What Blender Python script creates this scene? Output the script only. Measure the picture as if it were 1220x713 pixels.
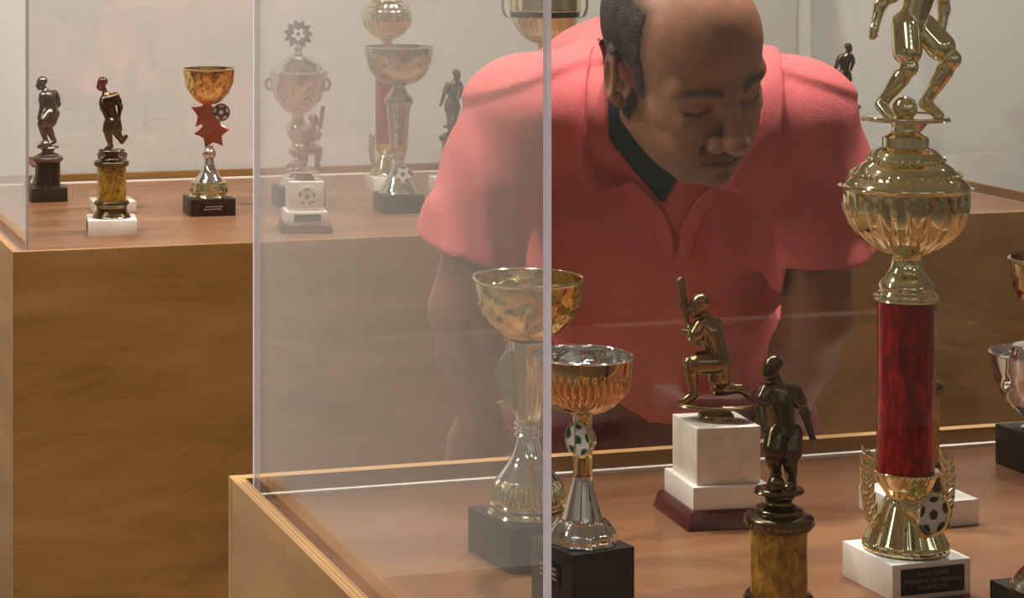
import bpy, bmesh, math, random
import numpy as np
from mathutils import Vector, Matrix, Euler
random.seed(4)
for o in list(bpy.data.objects): bpy.data.objects.remove(o)
scene = bpy.context.scene
COL = scene.collection
PI = math.pi
# ------------------------------------------------------------------ camera
FPX, CX, CY, EYE = 2600.0, 300.0, -100.0, 1.50        # level camera, lens shifted (the photo is a crop)
cam = bpy.data.cameras.new('camera'); cam_o = bpy.data.objects.new('camera', cam); COL.objects.link(cam_o)
cam.sensor_fit = 'HORIZONTAL'; cam.sensor_width = 36.0; cam.lens = FPX / 1220 * 36
cam.shift_x = (610 - CX) / 1220; cam.shift_y = (CY - 356.5) / 1220
cam_o.location = (0, 0, EYE); cam_o.rotation_euler = (PI / 2, 0, 0); cam.clip_start = 0.05
scene.camera = cam_o
# ------------------------------------------------------------------ world, exposure
w = bpy.data.worlds.new('world'); scene.world = w; w.use_nodes = True
w.node_tree.nodes['Background'].inputs[0].default_value = (0.9, 0.93, 1, 1)
w.node_tree.nodes['Background'].inputs[1].default_value = 0.05
scene.view_settings.view_transform = 'Standard'; scene.view_settings.look = 'None'
scene.view_settings.gamma = 1; scene.view_settings.use_curve_mapping = False
scene.view_settings.exposure = 0.14
try:
    scene.cycles.transparent_max_bounces = 40; scene.cycles.max_bounces = 14
    scene.cycles.glossy_bounces = 8; scene.cycles.diffuse_bounces = 5
    scene.cycles.caustics_reflective = False; scene.cycles.caustics_refractive = False
    scene.cycles.sample_clamp_indirect = 6
except Exception: pass
SPOT_FRONT, SPOT_BACK = 92.0, 76.0                      # watts of each ceiling spot
LIGHT_COL = (1.0, 0.97, 0.93)
# frame of the room: u runs along the plinths to the right, v away from the camera
ANG = math.radians(15.0); U = Vector((math.cos(ANG), math.sin(ANG), 0)); V = Vector((-math.sin(ANG), math.cos(ANG), 0))
OB = Vector((-0.398, 3.634, 0))                         # near left corner of the far plinth
OF = Vector((-0.0235, 2.183, 0))                        # far left corner of the near plinth
RIM, DECK = 0.94, 0.922
def wv(u, v, z=0, o=OB): return o + U * u + V * v + Vector((0, 0, z))
def P(px, py, Y): return Vector(((px - CX) / FPX * Y, Y, EYE - (py - CY) / FPX * Y))
def D(px, Y): return ((px - CX) / FPX * Y, Y, DECK)

# ------------------------------------------------------------------ materials
def nt(name):
    m = bpy.data.materials.new(name); m.use_nodes = True
    n = m.node_tree.nodes; l = m.node_tree.links; return m, n, l, n['Principled BSDF']
def srgb(r, g, b):
    f = lambda c: (c / 255 / 12.92) if c <= 10 else (((c / 255) + 0.055) / 1.055) ** 2.4
    return (f(r), f(g), f(b), 1)
def plain(name, col, rough=0.5, metal=0.0, bump=0.0, bscale=200.0, var=0.0, vscale=8.0, spec=None, coat=0.0):
    m, n, l, b = nt(name)
    b.inputs['Base Color'].default_value = col; b.inputs['Roughness'].default_value = rough; b.inputs['Metallic'].default_value = metal
    if spec is not None: b.inputs['Specular IOR Level'].default_value = spec
    if coat: b.inputs['Coat Weight'].default_value = coat
    tc = n.new('ShaderNodeTexCoord')
    if var:
        t = n.new('ShaderNodeTexNoise'); t.inputs['Scale'].default_value = vscale; t.inputs['Detail'].default_value = 5
        l.new(tc.outputs['Object'], t.inputs['Vector'])
        r = n.new('ShaderNodeValToRGB'); r.color_ramp.elements[0].position = 0.3; r.color_ramp.elements[1].position = 0.7
        r.color_ramp.elements[0].color = tuple(c * (1 - var) for c in col[:3]) + (1,)
        r.color_ramp.elements[1].color = tuple(min(1, c * (1 + var)) for c in col[:3]) + (1,)
        l.new(t.outputs['Fac'], r.inputs['Fac']); l.new(r.outputs['Color'], b.inputs['Base Color'])
    if bump:
        t2 = n.new('ShaderNodeTexNoise'); t2.inputs['Scale'].default_value = bscale; t2.inputs['Detail'].default_value = 3
        l.new(tc.outputs['Object'], t2.inputs['Vector'])
        bp = n.new('ShaderNodeBump'); bp.inputs['Strength'].default_value = bump; bp.inputs['Distance'].default_value = 0.002
        l.new(t2.outputs['Fac'], bp.inputs['Height']); l.new(bp.outputs['Normal'], b.inputs['Normal'])
    return m
def wood(name, c1, c2, ply=True, rough=0.42):
    m, n, l, b = nt(name)
    tc = n.new('ShaderNodeTexCoord')
    mp = n.new('ShaderNodeMapping'); mp.inputs['Scale'].default_value = (1.3, 7.0, 5.5); mp.inputs['Rotation'].default_value = (0, 0.12, 0.05)
    l.new(tc.outputs['Object'], mp.inputs['Vector'])
    t = n.new('ShaderNodeTexNoise'); t.inputs['Scale'].default_value = 2.2; t.inputs['Detail'].default_value = 7; t.inputs['Distortion'].default_value = 0.9
    l.new(mp.outputs['Vector'], t.inputs['Vector'])
    mp2 = n.new('ShaderNodeMapping'); mp2.inputs['Scale'].default_value = (6, 90.0, 70.0); l.new(tc.outputs['Object'], mp2.inputs['Vector'])
    t2 = n.new('ShaderNodeTexNoise'); t2.inputs['Scale'].default_value = 3; t2.inputs['Detail'].default_value = 3; l.new(mp2.outputs['Vector'], t2.inputs['Vector'])
    ad = n.new('ShaderNodeMath'); ad.operation = 'MULTIPLY_ADD'; ad.inputs[1].default_value = 0.22; l.new(t2.outputs['Fac'], ad.inputs[0]); l.new(t.outputs['Fac'], ad.inputs[2])
    r = n.new('ShaderNodeValToRGB'); r.color_ramp.elements[0].position = 0.42; r.color_ramp.elements[1].position = 0.82
    r.color_ramp.elements[0].color = c1; r.color_ramp.elements[1].color = c2
    l.new(ad.outputs[0], r.inputs['Fac'])
    out = r.outputs['Color']
    if ply:
        sx = n.new('ShaderNodeSeparateXYZ'); l.new(tc.outputs['Object'], sx.inputs[0])
        fr = n.new('ShaderNodeMath'); fr.operation = 'PINGPONG'; fr.inputs[1].default_value = 0.0023; l.new(sx.outputs['Y'], fr.inputs[0])
        r2 = n.new('ShaderNodeValToRGB'); r2.color_ramp.elements[0].position = 0.0008; r2.color_ramp.elements[1].position = 0.0016
        mu = n.new('ShaderNodeMath'); mu.operation = 'MULTIPLY'; mu.inputs[1].default_value = 434; l.new(fr.outputs[0], mu.inputs[0])
        r2.color_ramp.elements[0].position = 0.35; r2.color_ramp.elements[1].position = 0.65
        r2.color_ramp.elements[0].color = srgb(150, 110, 66); r2.color_ramp.elements[1].color = srgb(186, 146, 96)
        l.new(mu.outputs[0], r2.inputs['Fac'])
        sn = n.new('ShaderNodeSeparateXYZ'); l.new(tc.outputs['Normal'], sn.inputs[0])
        gt = n.new('ShaderNodeMath'); gt.operation = 'GREATER_THAN'; gt.inputs[1].default_value = 0.6; l.new(sn.outputs['Z'], gt.inputs[0])
        mx = n.new('ShaderNodeMix'); mx.data_type = 'RGBA'; l.new(gt.outputs[0], mx.inputs[0]); l.new(out, mx.inputs[6]); l.new(r2.outputs['Color'], mx.inputs[7])
        out = mx.outputs[2]
    l.new(out, b.inputs['Base Color']); b.inputs['Roughness'].default_value = rough
    b.inputs['Specular IOR Level'].default_value = 0.35
    return m
def acrylic(name):
    m = bpy.data.materials.new(name); m.use_nodes = True; n = m.node_tree.nodes; l = m.node_tree.links; n.clear()
    out = n.new('ShaderNodeOutputMaterial'); mix = n.new('ShaderNodeMixShader')
    tr = n.new('ShaderNodeBsdfTransparent'); tr.inputs[0].default_value = (0.985, 0.985, 0.98, 1)
    gl = n.new('ShaderNodeBsdfGlossy'); gl.inputs['Roughness'].default_value = 0.0; gl.inputs[0].default_value = (1, 1, 1, 1)
    ge = n.new('ShaderNodeNewGeometry'); ma = n.new('ShaderNodeMapRange')
    ma.inputs[3].default_value = 1.49; ma.inputs[4].default_value = 1 / 1.49; l.new(ge.outputs['Backfacing'], ma.inputs[0])
    fr = n.new('ShaderNodeFresnel'); l.new(ma.outputs[0], fr.inputs['IOR'])
    l.new(fr.outputs[0], mix.inputs[0]); l.new(tr.outputs[0], mix.inputs[1]); l.new(gl.outputs[0], mix.inputs[2]); l.new(mix.outputs[0], out.inputs[0])
    return m
def acrylic_edge(name):
    m = bpy.data.materials.new(name); m.use_nodes = True; n = m.node_tree.nodes; l = m.node_tree.links; n.clear()
    out = n.new('ShaderNodeOutputMaterial'); mix = n.new('ShaderNodeMixShader'); m2 = n.new('ShaderNodeMixShader')
    tr = n.new('ShaderNodeBsdfTransparent'); df = n.new('ShaderNodeBsdfDiffuse'); tl = n.new('ShaderNodeBsdfTranslucent')
    df.inputs[0].default_value = srgb(236, 230, 238); tl.inputs[0].default_value = srgb(236, 230, 238)
    m2.inputs[0].default_value = 0.5; l.new(df.outputs[0], m2.inputs[1]); l.new(tl.outputs[0], m2.inputs[2])
    mix.inputs[0].default_value = 0.85; l.new(tr.outputs[0], mix.inputs[1]); l.new(m2.outputs[0], mix.inputs[2]); l.new(mix.outputs[0], out.inputs[0])
    return m
def metal(name, col, rough, bump=0.0, bscale=60, var=0.0): return plain(name, col, rough, 1.0, bump, bscale, var, 30)
def film(name, c1, c2, scale, rough, met, stretch=(1, 1, 1), p0=0.4, p1=0.6):
    m, n, l, b = nt(name); tc = n.new('ShaderNodeTexCoord')
    mp = n.new('ShaderNodeMapping'); mp.inputs['Scale'].default_value = stretch; l.new(tc.outputs['Object'], mp.inputs['Vector'])
    t = n.new('ShaderNodeTexNoise'); t.inputs['Scale'].default_value = scale; t.inputs['Detail'].default_value = 4; t.inputs['Distortion'].default_value = 0.6
    l.new(mp.outputs['Vector'], t.inputs['Vector'])
    r = n.new('ShaderNodeValToRGB'); r.color_ramp.elements[0].position = p0; r.color_ramp.elements[1].position = p1
    r.color_ramp.elements[0].color = c1; r.color_ramp.elements[1].color = c2
    l.new(t.outputs['Fac'], r.inputs['Fac']); l.new(r.outputs['Color'], b.inputs['Base Color'])
    b.inputs['Roughness'].default_value = rough; b.inputs['Metallic'].default_value = met; b.inputs['Coat Weight'].default_value = 0.5; b.inputs['Coat Roughness'].default_value = 0.08
    return m
M = {}
M['wall'] = plain('wall_paint', srgb(222, 219, 212), 0.9, bump=0.12, bscale=300, var=0.02, vscale=2)
M['ceiling'] = plain('ceiling_paint', srgb(225, 224, 220), 0.95)
M['floor'] = plain('floor_carpet', srgb(140, 126, 110), 0.95, bump=0.3, bscale=400, var=0.1, vscale=20)
M['wood_face'] = wood('plywood_face', srgb(124, 86, 38), srgb(154, 114, 62))
M['wood_deck'] = wood('plywood_deck', srgb(118, 79, 51), srgb(148, 105, 73), ply=False, rough=0.36)
M['acrylic'] = acrylic('clear_acrylic'); M['acrylic_edge'] = acrylic_edge('acrylic_cut_edge')
M['edge_strip'] = plain('painted_edge_glow', srgb(250, 240, 228), 0.4)
M['gold'] = metal('pale_gold_plating', srgb(238, 229, 186), 0.075)
M['gold_deep'] = metal('deep_gold_plating', srgb(230, 198, 122), 0.07, bump=0.5, bscale=70)
M['copper_gold'] = metal('coppery_gold_plating', srgb(222, 182, 134), 0.06)
M['silver'] = metal('silver_plating', srgb(236, 234, 232), 0.05)
M['silver_worn'] = metal('worn_silver_plating', srgb(212, 202, 184), 0.10, bump=0.45, bscale=60)
M['bronze'] = metal('dark_bronze', srgb(104, 90, 68), 0.22, var=0.25)
M['antique'] = metal('antique_brass', srgb(150, 126, 88), 0.20, var=0.3)
M['pewter'] = metal('pewter', srgb(128, 120, 112), 0.3, var=0.25)
M['marble'] = plain('white_marble', srgb(246, 240, 228), 0.35, var=0.05, vscale=40)
M['marble_grey'] = plain('cream_marble', srgb(232, 222, 204), 0.4, var=0.12, vscale=55)
M['black_stone'] = plain('black_stone', srgb(26, 23, 21), 0.38, var=0.25, vscale=60)
M['black_gloss'] = plain('black_gloss_lacquer', srgb(14, 12, 12), 0.18)
M['maroon_wood'] = plain('maroon_lacquered_wood', srgb(82, 24, 24), 0.25, var=0.2, vscale=20)
M['red_film'] = film('red_glitter_film', srgb(126, 4, 14), srgb(214, 30, 36), 190, 0.22, 0.45, (1, 1, 0.35), 0.42, 0.72)
M['gold_film'] = film('mottled_gold_film', srgb(128, 88, 18), srgb(205, 160, 60), 130, 0.35, 0.35, (1, 1, 0.7), 0.35, 0.65)
M['star_red'] = metal('red_gold_plating', srgb(216, 128, 84), 0.14, bump=0.5, bscale=90)
M['white_print'] = plain('white_print', srgb(232, 230, 224), 0.3)
M['green_print'] = plain('green_print', srgb(38, 84, 66), 0.3)
M['black_print'] = plain('black_print', srgb(12, 12, 12), 0.4)
M['text_print'] = plain('engraved_grey_lettering', srgb(150, 130, 120), 0.5)
M['fabric'] = plain('coral_pique_cotton', srgb(208, 104, 104), 0.9, bump=0.5, bscale=520, var=0.05, vscale=14, spec=0.15)
M['tee'] = plain('dark_teal_cotton', srgb(30, 62, 76), 0.9, bump=0.3, bscale=500, spec=0.2)
M['trousers'] = plain('dark_maroon_twill', srgb(98, 46, 48), 0.9, bump=0.3, bscale=400, spec=0.2)
M['shoe'] = plain('black_leather', srgb(20, 18, 17), 0.4)
M['hair'] = plain('short_dark_hair', srgb(60, 51, 46), 0.8, bump=1.0, bscale=300, var=0.75, vscale=110, spec=0.3)
M['track'] = plain('white_powder_coat', srgb(230, 230, 228), 0.4)
def lens_mat():
    m, n, l, b = nt('lit_lamp_lens'); b.inputs['Emission Color'].default_value = LIGHT_COL + (1,); b.inputs['Emission Strength'].default_value = 60; return m
M['lens'] = lens_mat()
def skin_mat():
    m, n, l, b = nt('skin'); at = n.new('ShaderNodeAttribute'); at.attribute_name = 'Col'
    tc = n.new('ShaderNodeTexCoord'); t = n.new('ShaderNodeTexNoise'); t.inputs['Scale'].default_value = 60; t.inputs['Detail'].default_value = 5
    l.new(tc.outputs['Object'], t.inputs['Vector'])
    r = n.new('ShaderNodeValToRGB'); r.color_ramp.elements[0].color = (0.8, 0.78, 0.76, 1); r.color_ramp.elements[1].color = (1.1, 1.06, 1.02, 1)
    r.color_ramp.elements[0].position = 0.3; r.color_ramp.elements[1].position = 0.7
    l.new(t.outputs['Fac'], r.inputs['Fac'])
    mx = n.new('ShaderNodeMix'); mx.data_type = 'RGBA'; mx.blend_type = 'MULTIPLY'; mx.inputs[0].default_value = 1
    l.new(at.outputs['Color'], mx.inputs[6]); l.new(r.outputs['Color'], mx.inputs[7]); l.new(mx.outputs[2], b.inputs['Base Color'])
    b.inputs['Roughness'].default_value = 0.42; b.inputs['Specular IOR Level'].default_value = 0.45
    b.inputs['Subsurface Weight'].default_value = 0.08; b.inputs['Subsurface Radius'].default_value = (0.01, 0.004, 0.002); b.inputs['Subsurface Scale'].default_value = 0.5
    t2 = n.new('ShaderNodeTexNoise'); t2.inputs['Scale'].default_value = 350; l.new(tc.outputs['Object'], t2.inputs['Vector'])
    bp = n.new('ShaderNodeBump'); bp.inputs['Strength'].default_value = 0.15; bp.inputs['Distance'].default_value = 0.001; l.new(t2.outputs['Fac'], bp.inputs['Height']); l.new(bp.outputs['Normal'], b.inputs['Normal'])
    return m
M['skin'] = skin_mat()

# ------------------------------------------------------------------ helpers: objects
def tag(o, label=None, cat=None, group=None, kind=None):
    if label: o['label'] = label
    if cat: o['category'] = cat
    if group: o['group'] = group
    if kind: o['kind'] = kind
    return o
def thing(name, label, cat, loc, rz=0.0, group=None):
    o = bpy.data.objects.new(name, None); COL.objects.link(o); o.location = loc; o.rotation_euler = (0, 0, rz); o.empty_display_size = 0.05
    return tag(o, label, cat, group)
def obj(name, me, mat, parent=None, loc=(0, 0, 0), rot=(0, 0, 0), label=None):
    o = bpy.data.objects.new(name, me); COL.objects.link(o); o.location = loc; o.rotation_euler = rot
    if mat is not None and len(me.materials) == 0: me.materials.append(M[mat] if isinstance(mat, str) else mat)
    if parent is not None: o.parent = parent
    if label: o['label'] = label
    return o
# ------------------------------------------------------------------ helpers: meshes
def bm_mesh(bm, name, smooth=True, ang=35):
    bmesh.ops.recalc_face_normals(bm, faces=bm.faces)
    me = bpy.data.meshes.new(name); bm.to_mesh(me); bm.free()
    if smooth:
        me.shade_smooth(); me.set_sharp_from_angle(angle=math.radians(ang))
    return me
def box_bm(bm, sx, sy, sz, c=(0, 0, 0), bevel=0.0, top=1.0):
    g = bmesh.ops.create_cube(bm, size=1.0)
    for v in g['verts']:
        k = top if v.co.z > 0 else 1.0
        v.co = Vector((v.co.x * sx * k + c[0], v.co.y * sy * k + c[1], v.co.z * sz + c[2]))
    if bevel:
        es = list({e for v in g['verts'] for e in v.link_edges})
        bmesh.ops.bevel(bm, geom=es, offset=bevel, segments=2, affect='EDGES', profile=0.6)
def box(sx, sy, sz, c=(0, 0, 0), bevel=0.0, top=1.0):
    bm = bmesh.new(); box_bm(bm, sx, sy, sz, c, bevel, top); return bm_mesh(bm, 'box', smooth=bool(bevel), ang=50)
def lathe(prof, seg=56, mod=None, ang=40):
    """prof: list of (r, z); mod(theta, r, z) -> r"""
    bm = bmesh.new(); rings = []
    for r, z in prof:
        if r < 1e-6: rings.append([bm.verts.new((0, 0, z))])
        else:
            ring = []
            for i in range(seg):
                t = 2 * PI * i / seg; rr = mod(t, r, z) if mod else r
                ring.append(bm.verts.new((rr * math.cos(t), rr * math.sin(t), z)))
            rings.append(ring)
    for a, b in zip(rings, rings[1:]):
        if len(a) == 1 and len(b) == 1: continue
        for i in range(seg):
            j = (i + 1) % seg
            if len(a) == 1: bm.faces.new((a[0], b[j], b[i]))
            elif len(b) == 1: bm.faces.new((a[i], a[j], b[0]))
            else: bm.faces.new((a[i], a[j], b[j], b[i]))
    return bm_mesh(bm, 'lathe', ang=ang)
def spline(pts, n=6):
    """Catmull-Rom through (r,z) control points, sharp where a point is repeated"""
    out = []
    for i in range(len(pts) - 1):
        p1, p2 = pts[i], pts[i + 1]
        if p1 == p2: continue
        p0 = pts[i - 1] if i > 0 else p1; p3 = pts[i + 2] if i + 2 < len(pts) else p2
        for k in range(n):
            t = k / n
            q = [0.5 * ((2 * p1[d]) + (-p0[d] + p2[d]) * t + (2 * p0[d] - 5 * p1[d] + 4 * p2[d] - p3[d]) * t * t + (-p0[d] + 3 * p1[d] - 3 * p2[d] + p3[d]) * t ** 3) for d in (0, 1)]
            out.append((max(q[0], 0.0003), q[1]))
    out.append(pts[-1]); return out
def beads(R, z, n, r, squash=1.0):
    bm = bmesh.new()
    for i in range(n):
        t = 2 * PI * i / n
        g = bmesh.ops.create_icosphere(bm, subdivisions=1, radius=r)
        for v in g['verts']: v.co = Vector((v.co.x + R * math.cos(t), v.co.y + R * math.sin(t), v.co.z * squash + z))
    return bm_mesh(bm, 'beads', ang=80)
def prism(poly, depth, bevel=0.0):
    """polygon in x,z extruded along y, centred"""
    bm = bmesh.new()
    f = [bm.verts.new((x, -depth / 2, z)) for x, z in poly]; k = [bm.verts.new((x, depth / 2, z)) for x, z in poly]
    bm.faces.new(f); bm.faces.new(k[::-1]); n = len(poly)
    for i in range(n): bm.faces.new((f[i], k[i], k[(i + 1) % n], f[(i + 1) % n]))
    if bevel: bmesh.ops.bevel(bm, geom=list(bm.edges), offset=bevel, segments=1, affect='EDGES')
    return bm_mesh(bm, 'prism', smooth=False)
def star(n, R, r, rot=0.0):
    return [((R if i % 2 == 0 else r) * math.sin(PI * i / n + rot), (R if i % 2 == 0 else r) * math.cos(PI * i / n + rot)) for i in range(2 * n)]
# ------------------------------------------------------------------ helpers: smooth solids (signed distance fields meshed by surface nets)
class Field:
    def __init__(s, lo, hi, h):
        s.lo = np.array(lo, np.float32); s.h = h
        s.n = tuple(int(math.ceil((hi[i] - lo[i]) / h)) + 1 for i in range(3))
        s.F = np.full(s.n, 0.2, np.float32)
    def win(s, lo, hi, m):
        i0 = [max(0, int((lo[i] - m - s.lo[i]) / s.h)) for i in range(3)]; i1 = [min(s.n[i], int((hi[i] + m - s.lo[i]) / s.h) + 2) for i in range(3)]
        if any(a >= b for a, b in zip(i0, i1)): return None, None
        sl = tuple(slice(a, b) for a, b in zip(i0, i1))
        g = [s.lo[i] + s.h * np.arange(i0[i], i1[i], dtype=np.float32) for i in range(3)]
        return sl, (g[0][:, None, None], g[1][None, :, None], g[2][None, None, :])
    def put(s, fn, lo, hi, k, sub=False):
        sl, g = s.win(lo, hi, k + 3 * s.h + 0.004)
        if sl is None: return
        d = fn(*g).astype(np.float32); a = s.F[sl]
        if sub:
            d = -d; t = np.clip(0.5 - 0.5 * (a - d) / k, 0, 1) if k else 0
            # smooth max
            t = np.clip(0.5 + 0.5 * (d - a) / k, 0, 1); s.F[sl] = a * (1 - t) + d * t + k * t * (1 - t)
        else:
            t = np.clip(0.5 + 0.5 * (a - d) / k, 0, 1); s.F[sl] = a * (1 - t) + d * t - k * t * (1 - t)
    def cap(s, a, b, ra, rb=None, k=0.01, sub=False):
        rb = ra if rb is None else rb
        a = np.array(a, float); b = np.array(b, float); ab = b - a; L = max(float(ab @ ab), 1e-12); R = max(ra, rb)
        def fn(x, y, z):
            t = np.clip(((x - a[0]) * ab[0] + (y - a[1]) * ab[1] + (z - a[2]) * ab[2]) / L, 0, 1)
            return np.sqrt((x - a[0] - t * ab[0]) ** 2 + (y - a[1] - t * ab[1]) ** 2 + (z - a[2] - t * ab[2]) ** 2) - (ra + (rb - ra) * t)
        s.put(fn, np.minimum(a, b) - R, np.maximum(a, b) + R, k, sub)
    def ell(s, c, r, k=0.01, R=None, sub=False):
        c = np.array(c, float); R3 = np.eye(3) if R is None else np.array(R); m = max(r)
        def fn(x, y, z):
            dx, dy, dz = x - c[0], y - c[1], z - c[2]
            q = [R3[0][i] * dx + R3[1][i] * dy + R3[2][i] * dz for i in range(3)]
            k0 = np.sqrt((q[0] / r[0]) ** 2 + (q[1] / r[1]) ** 2 + (q[2] / r[2]) ** 2) + 1e-9
            k1 = np.sqrt((q[0] / r[0] ** 2) ** 2 + (q[1] / r[1] ** 2) ** 2 + (q[2] / r[2] ** 2) ** 2) + 1e-9
            return k0 * (k0 - 1) / k1
        s.put(fn, c - m, c + m, k, sub)
    def grid(s):
        g = [s.lo[i] + s.h * np.arange(s.n[i], dtype=np.float32) for i in range(3)]
        return g[0][:, None, None], g[1][None, :, None], g[2][None, None, :]
    def nets(s):
        F = s.F; S = F < 0
        cn = [S[a:S.shape[0] - 1 + a, b:S.shape[1] - 1 + b, c:S.shape[2] - 1 + c] for a in (0, 1) for b in (0, 1) for c in (0, 1)]
        cnt = sum(x.astype(np.int8) for x in cn); act = (cnt > 0) & (cnt < 8)
        I, J, K = np.nonzero(act); idx = np.full(act.shape, -1, np.int64); idx[I, J, K] = np.arange(len(I))
        acc = np.zeros((len(I), 3)); num = np.zeros(len(I))
        for ax in range(3):
            o = [i for i in range(3) if i != ax]
            for p in (0, 1):
                for q in (0, 1):
                    c0 = [0, 0, 0]; c0[o[0]] = p; c0[o[1]] = q; c1 = list(c0); c1[ax] = 1
                    f0 = F[I + c0[0], J + c0[1], K + c0[2]]; f1 = F[I + c1[0], J + c1[1], K + c1[2]]
                    x = (f0 < 0) != (f1 < 0); t = np.where(x, f0 / np.where(x, f0 - f1, 1), 0)
                    pt = np.tile(np.array(c0, float), (len(I), 1)); pt[:, ax] = t
                    acc[x] += pt[x]; num[x] += 1
        V_ = (np.stack([I, J, K], 1) + acc / num[:, None]) * s.h + s.lo
        Q = []
        for ax in range(3):
            o = [(ax + 1) % 3, (ax + 2) % 3]
            sl0 = [slice(None)] * 3; sl1 = [slice(None)] * 3; sl0[ax] = slice(0, -1); sl1[ax] = slice(1, None)
            e = S[tuple(sl0)] != S[tuple(sl1)]
            A = np.stack(np.nonzero(e), 1)
            ok = (A[:, o[0]] > 0) & (A[:, o[1]] > 0) & (A[:, o[0]] < act.shape[o[0]]) & (A[:, o[1]] < act.shape[o[1]]); A = A[ok]
            d = []
            for (p, q) in ((1, 1), (0, 1), (0, 0), (1, 0)):
                B = A.copy(); B[:, o[0]] -= p; B[:, o[1]] -= q; d.append(idx[B[:, 0], B[:, 1], B[:, 2]])
            q4 = np.stack(d, 1); inside = S[A[:, 0], A[:, 1], A[:, 2]]
            q4[~inside] = q4[~inside][:, ::-1]; Q.append(q4)
        return V_, np.concatenate(Q)
def np_mesh(name, V_, Q, smooth=True):
    me = bpy.data.meshes.new(name); me.vertices.add(len(V_)); me.vertices.foreach_set('co', np.ascontiguousarray(V_, np.float32).ravel())
    me.loops.add(len(Q) * 4); me.loops.foreach_set('vertex_index', np.ascontiguousarray(Q, np.int32).ravel())
    me.polygons.add(len(Q)); me.polygons.foreach_set('loop_start', np.arange(0, len(Q) * 4, 4, dtype=np.int32))
    me.update(calc_edges=True); me.validate()
    if smooth: me.shade_smooth()
    return me

# ================================================================== THE SETTING
def struct(name, me, mat, **k): return tag(obj(name, me, mat, **k), kind='structure')
RU0, RU1, RV0, RV1, RH = -4.0, 5.5, -6.6, 1.086, 3.0
cu, cv = (RU0 + RU1) / 2, (RV0 + RV1) / 2
def wall(name, u, v, su, sv, mat, z=RH / 2, sz=RH):
    return struct(name, box(su, sv, sz), mat, loc=wv(u, v, z), rot=(0, 0, ANG))
wall('floor', cu, cv, RU1 - RU0, RV1 - RV0, 'floor', -0.05, 0.1)
wall('ceiling', cu, cv, RU1 - RU0, RV1 - RV0, 'ceiling', RH + 0.05, 0.1)
wall('wall_back', cu, RV1 + 0.05, RU1 - RU0 + 0.2, 0.1, 'wall')
wall('wall_front', cu, RV0 - 0.05, RU1 - RU0 + 0.2, 0.1, 'wall')
wall('wall_left', RU0 - 0.05, cv, 0.1, RV1 - RV0, 'wall')
wall('wall_right', RU1 + 0.05, cv, 0.1, RV1 - RV0, 'wall')

# ------------------------------------------------------------------ plinths
def plinth(label, o, u0, v0, L, Wd):
    """o + u0,v0 = near-left corner; rim of 14 mm plywood standing 18 mm above the deck"""
    T = 0.014
    t = thing('display_plinth', label, 'plinth', wv(u0 + L / 2, v0 + Wd / 2, 0, o), ANG)
    obj('side_panel', box(L, T, RIM, (0, 0, 0), 0.0008), 'wood_face', t, (0, Wd / 2 - T / 2, RIM / 2))
    obj('side_panel', box(L, T, RIM, (0, 0, 0), 0.0008), 'wood_face', t, (0, -Wd / 2 + T / 2, RIM / 2))
    for s in (-1, 1):
        obj('side_panel', box(Wd - 2 * T - 0.0006, T, RIM, (0, 0, 0), 0.0008), 'wood_face', t, (s * (L / 2 - T / 2), 0, RIM / 2), (0, 0, PI / 2))
    obj('deck', box(L - 2 * T - 0.001, Wd - 2 * T - 0.001, 0.02), 'wood_deck', t, (0, 0, DECK - 0.01))
    return t
FL, FW = 1.25, 0.79
plinth('plywood plinth with raised rim in the foreground, carrying the tall red-columned trophy', OF, 0, -FW, FL, FW)
BL, BW = 2.11, 1.07
plinth('long plywood plinth standing against the white wall behind the leaning man', OB, 0, 0, BL, BW)
def case(label, o, u0, v0, L, Wd, inset, H):
    T = 0.006
    t = thing('acrylic_case', label, 'display case', wv(u0 + L / 2, v0 + Wd / 2, DECK, o), ANG)
    l, w_ = L - 2 * inset, Wd - 2 * inset
    def pane(sx, sy, sz, c, thin):
        me = box(sx, sy, sz); me.materials.append(M['acrylic']); me.materials.append(M['acrylic_edge'])
        for p in me.polygons: p.material_index = 0 if abs(p.normal[thin]) > 0.5 else 1
        obj('pane', me, None, t, c)
    pane(l, T, H, (0, w_ / 2 - T / 2, H / 2), 1); pane(l, T, H, (0, -w_ / 2 + T / 2, H / 2), 1)
    for s in (-1, 1): pane(T, w_ - 2 * T, H, (s * (l / 2 - T / 2), 0, H / 2), 0)
    pane(l, w_, T, (0, 0, H + T / 2), 2)
    for sg in (-1, 1): obj('painted_lit_edge', box(l, T + 0.0006, 0.0035, (0, sg * (w_ / 2 - T / 2), 0.00175)), 'edge_strip', t)  # opaque warm-white strip paints in the bright light along the pane's bottom edge
case('clear acrylic case over the foreground plinth, its upright edge crossing the picture', OF, 0, -FW, FL, FW, 0.020, 0.78)
case('clear acrylic case over the long plinth against the white wall', OB, 0, 0, BL, BW, 0.026, 0.78)

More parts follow.
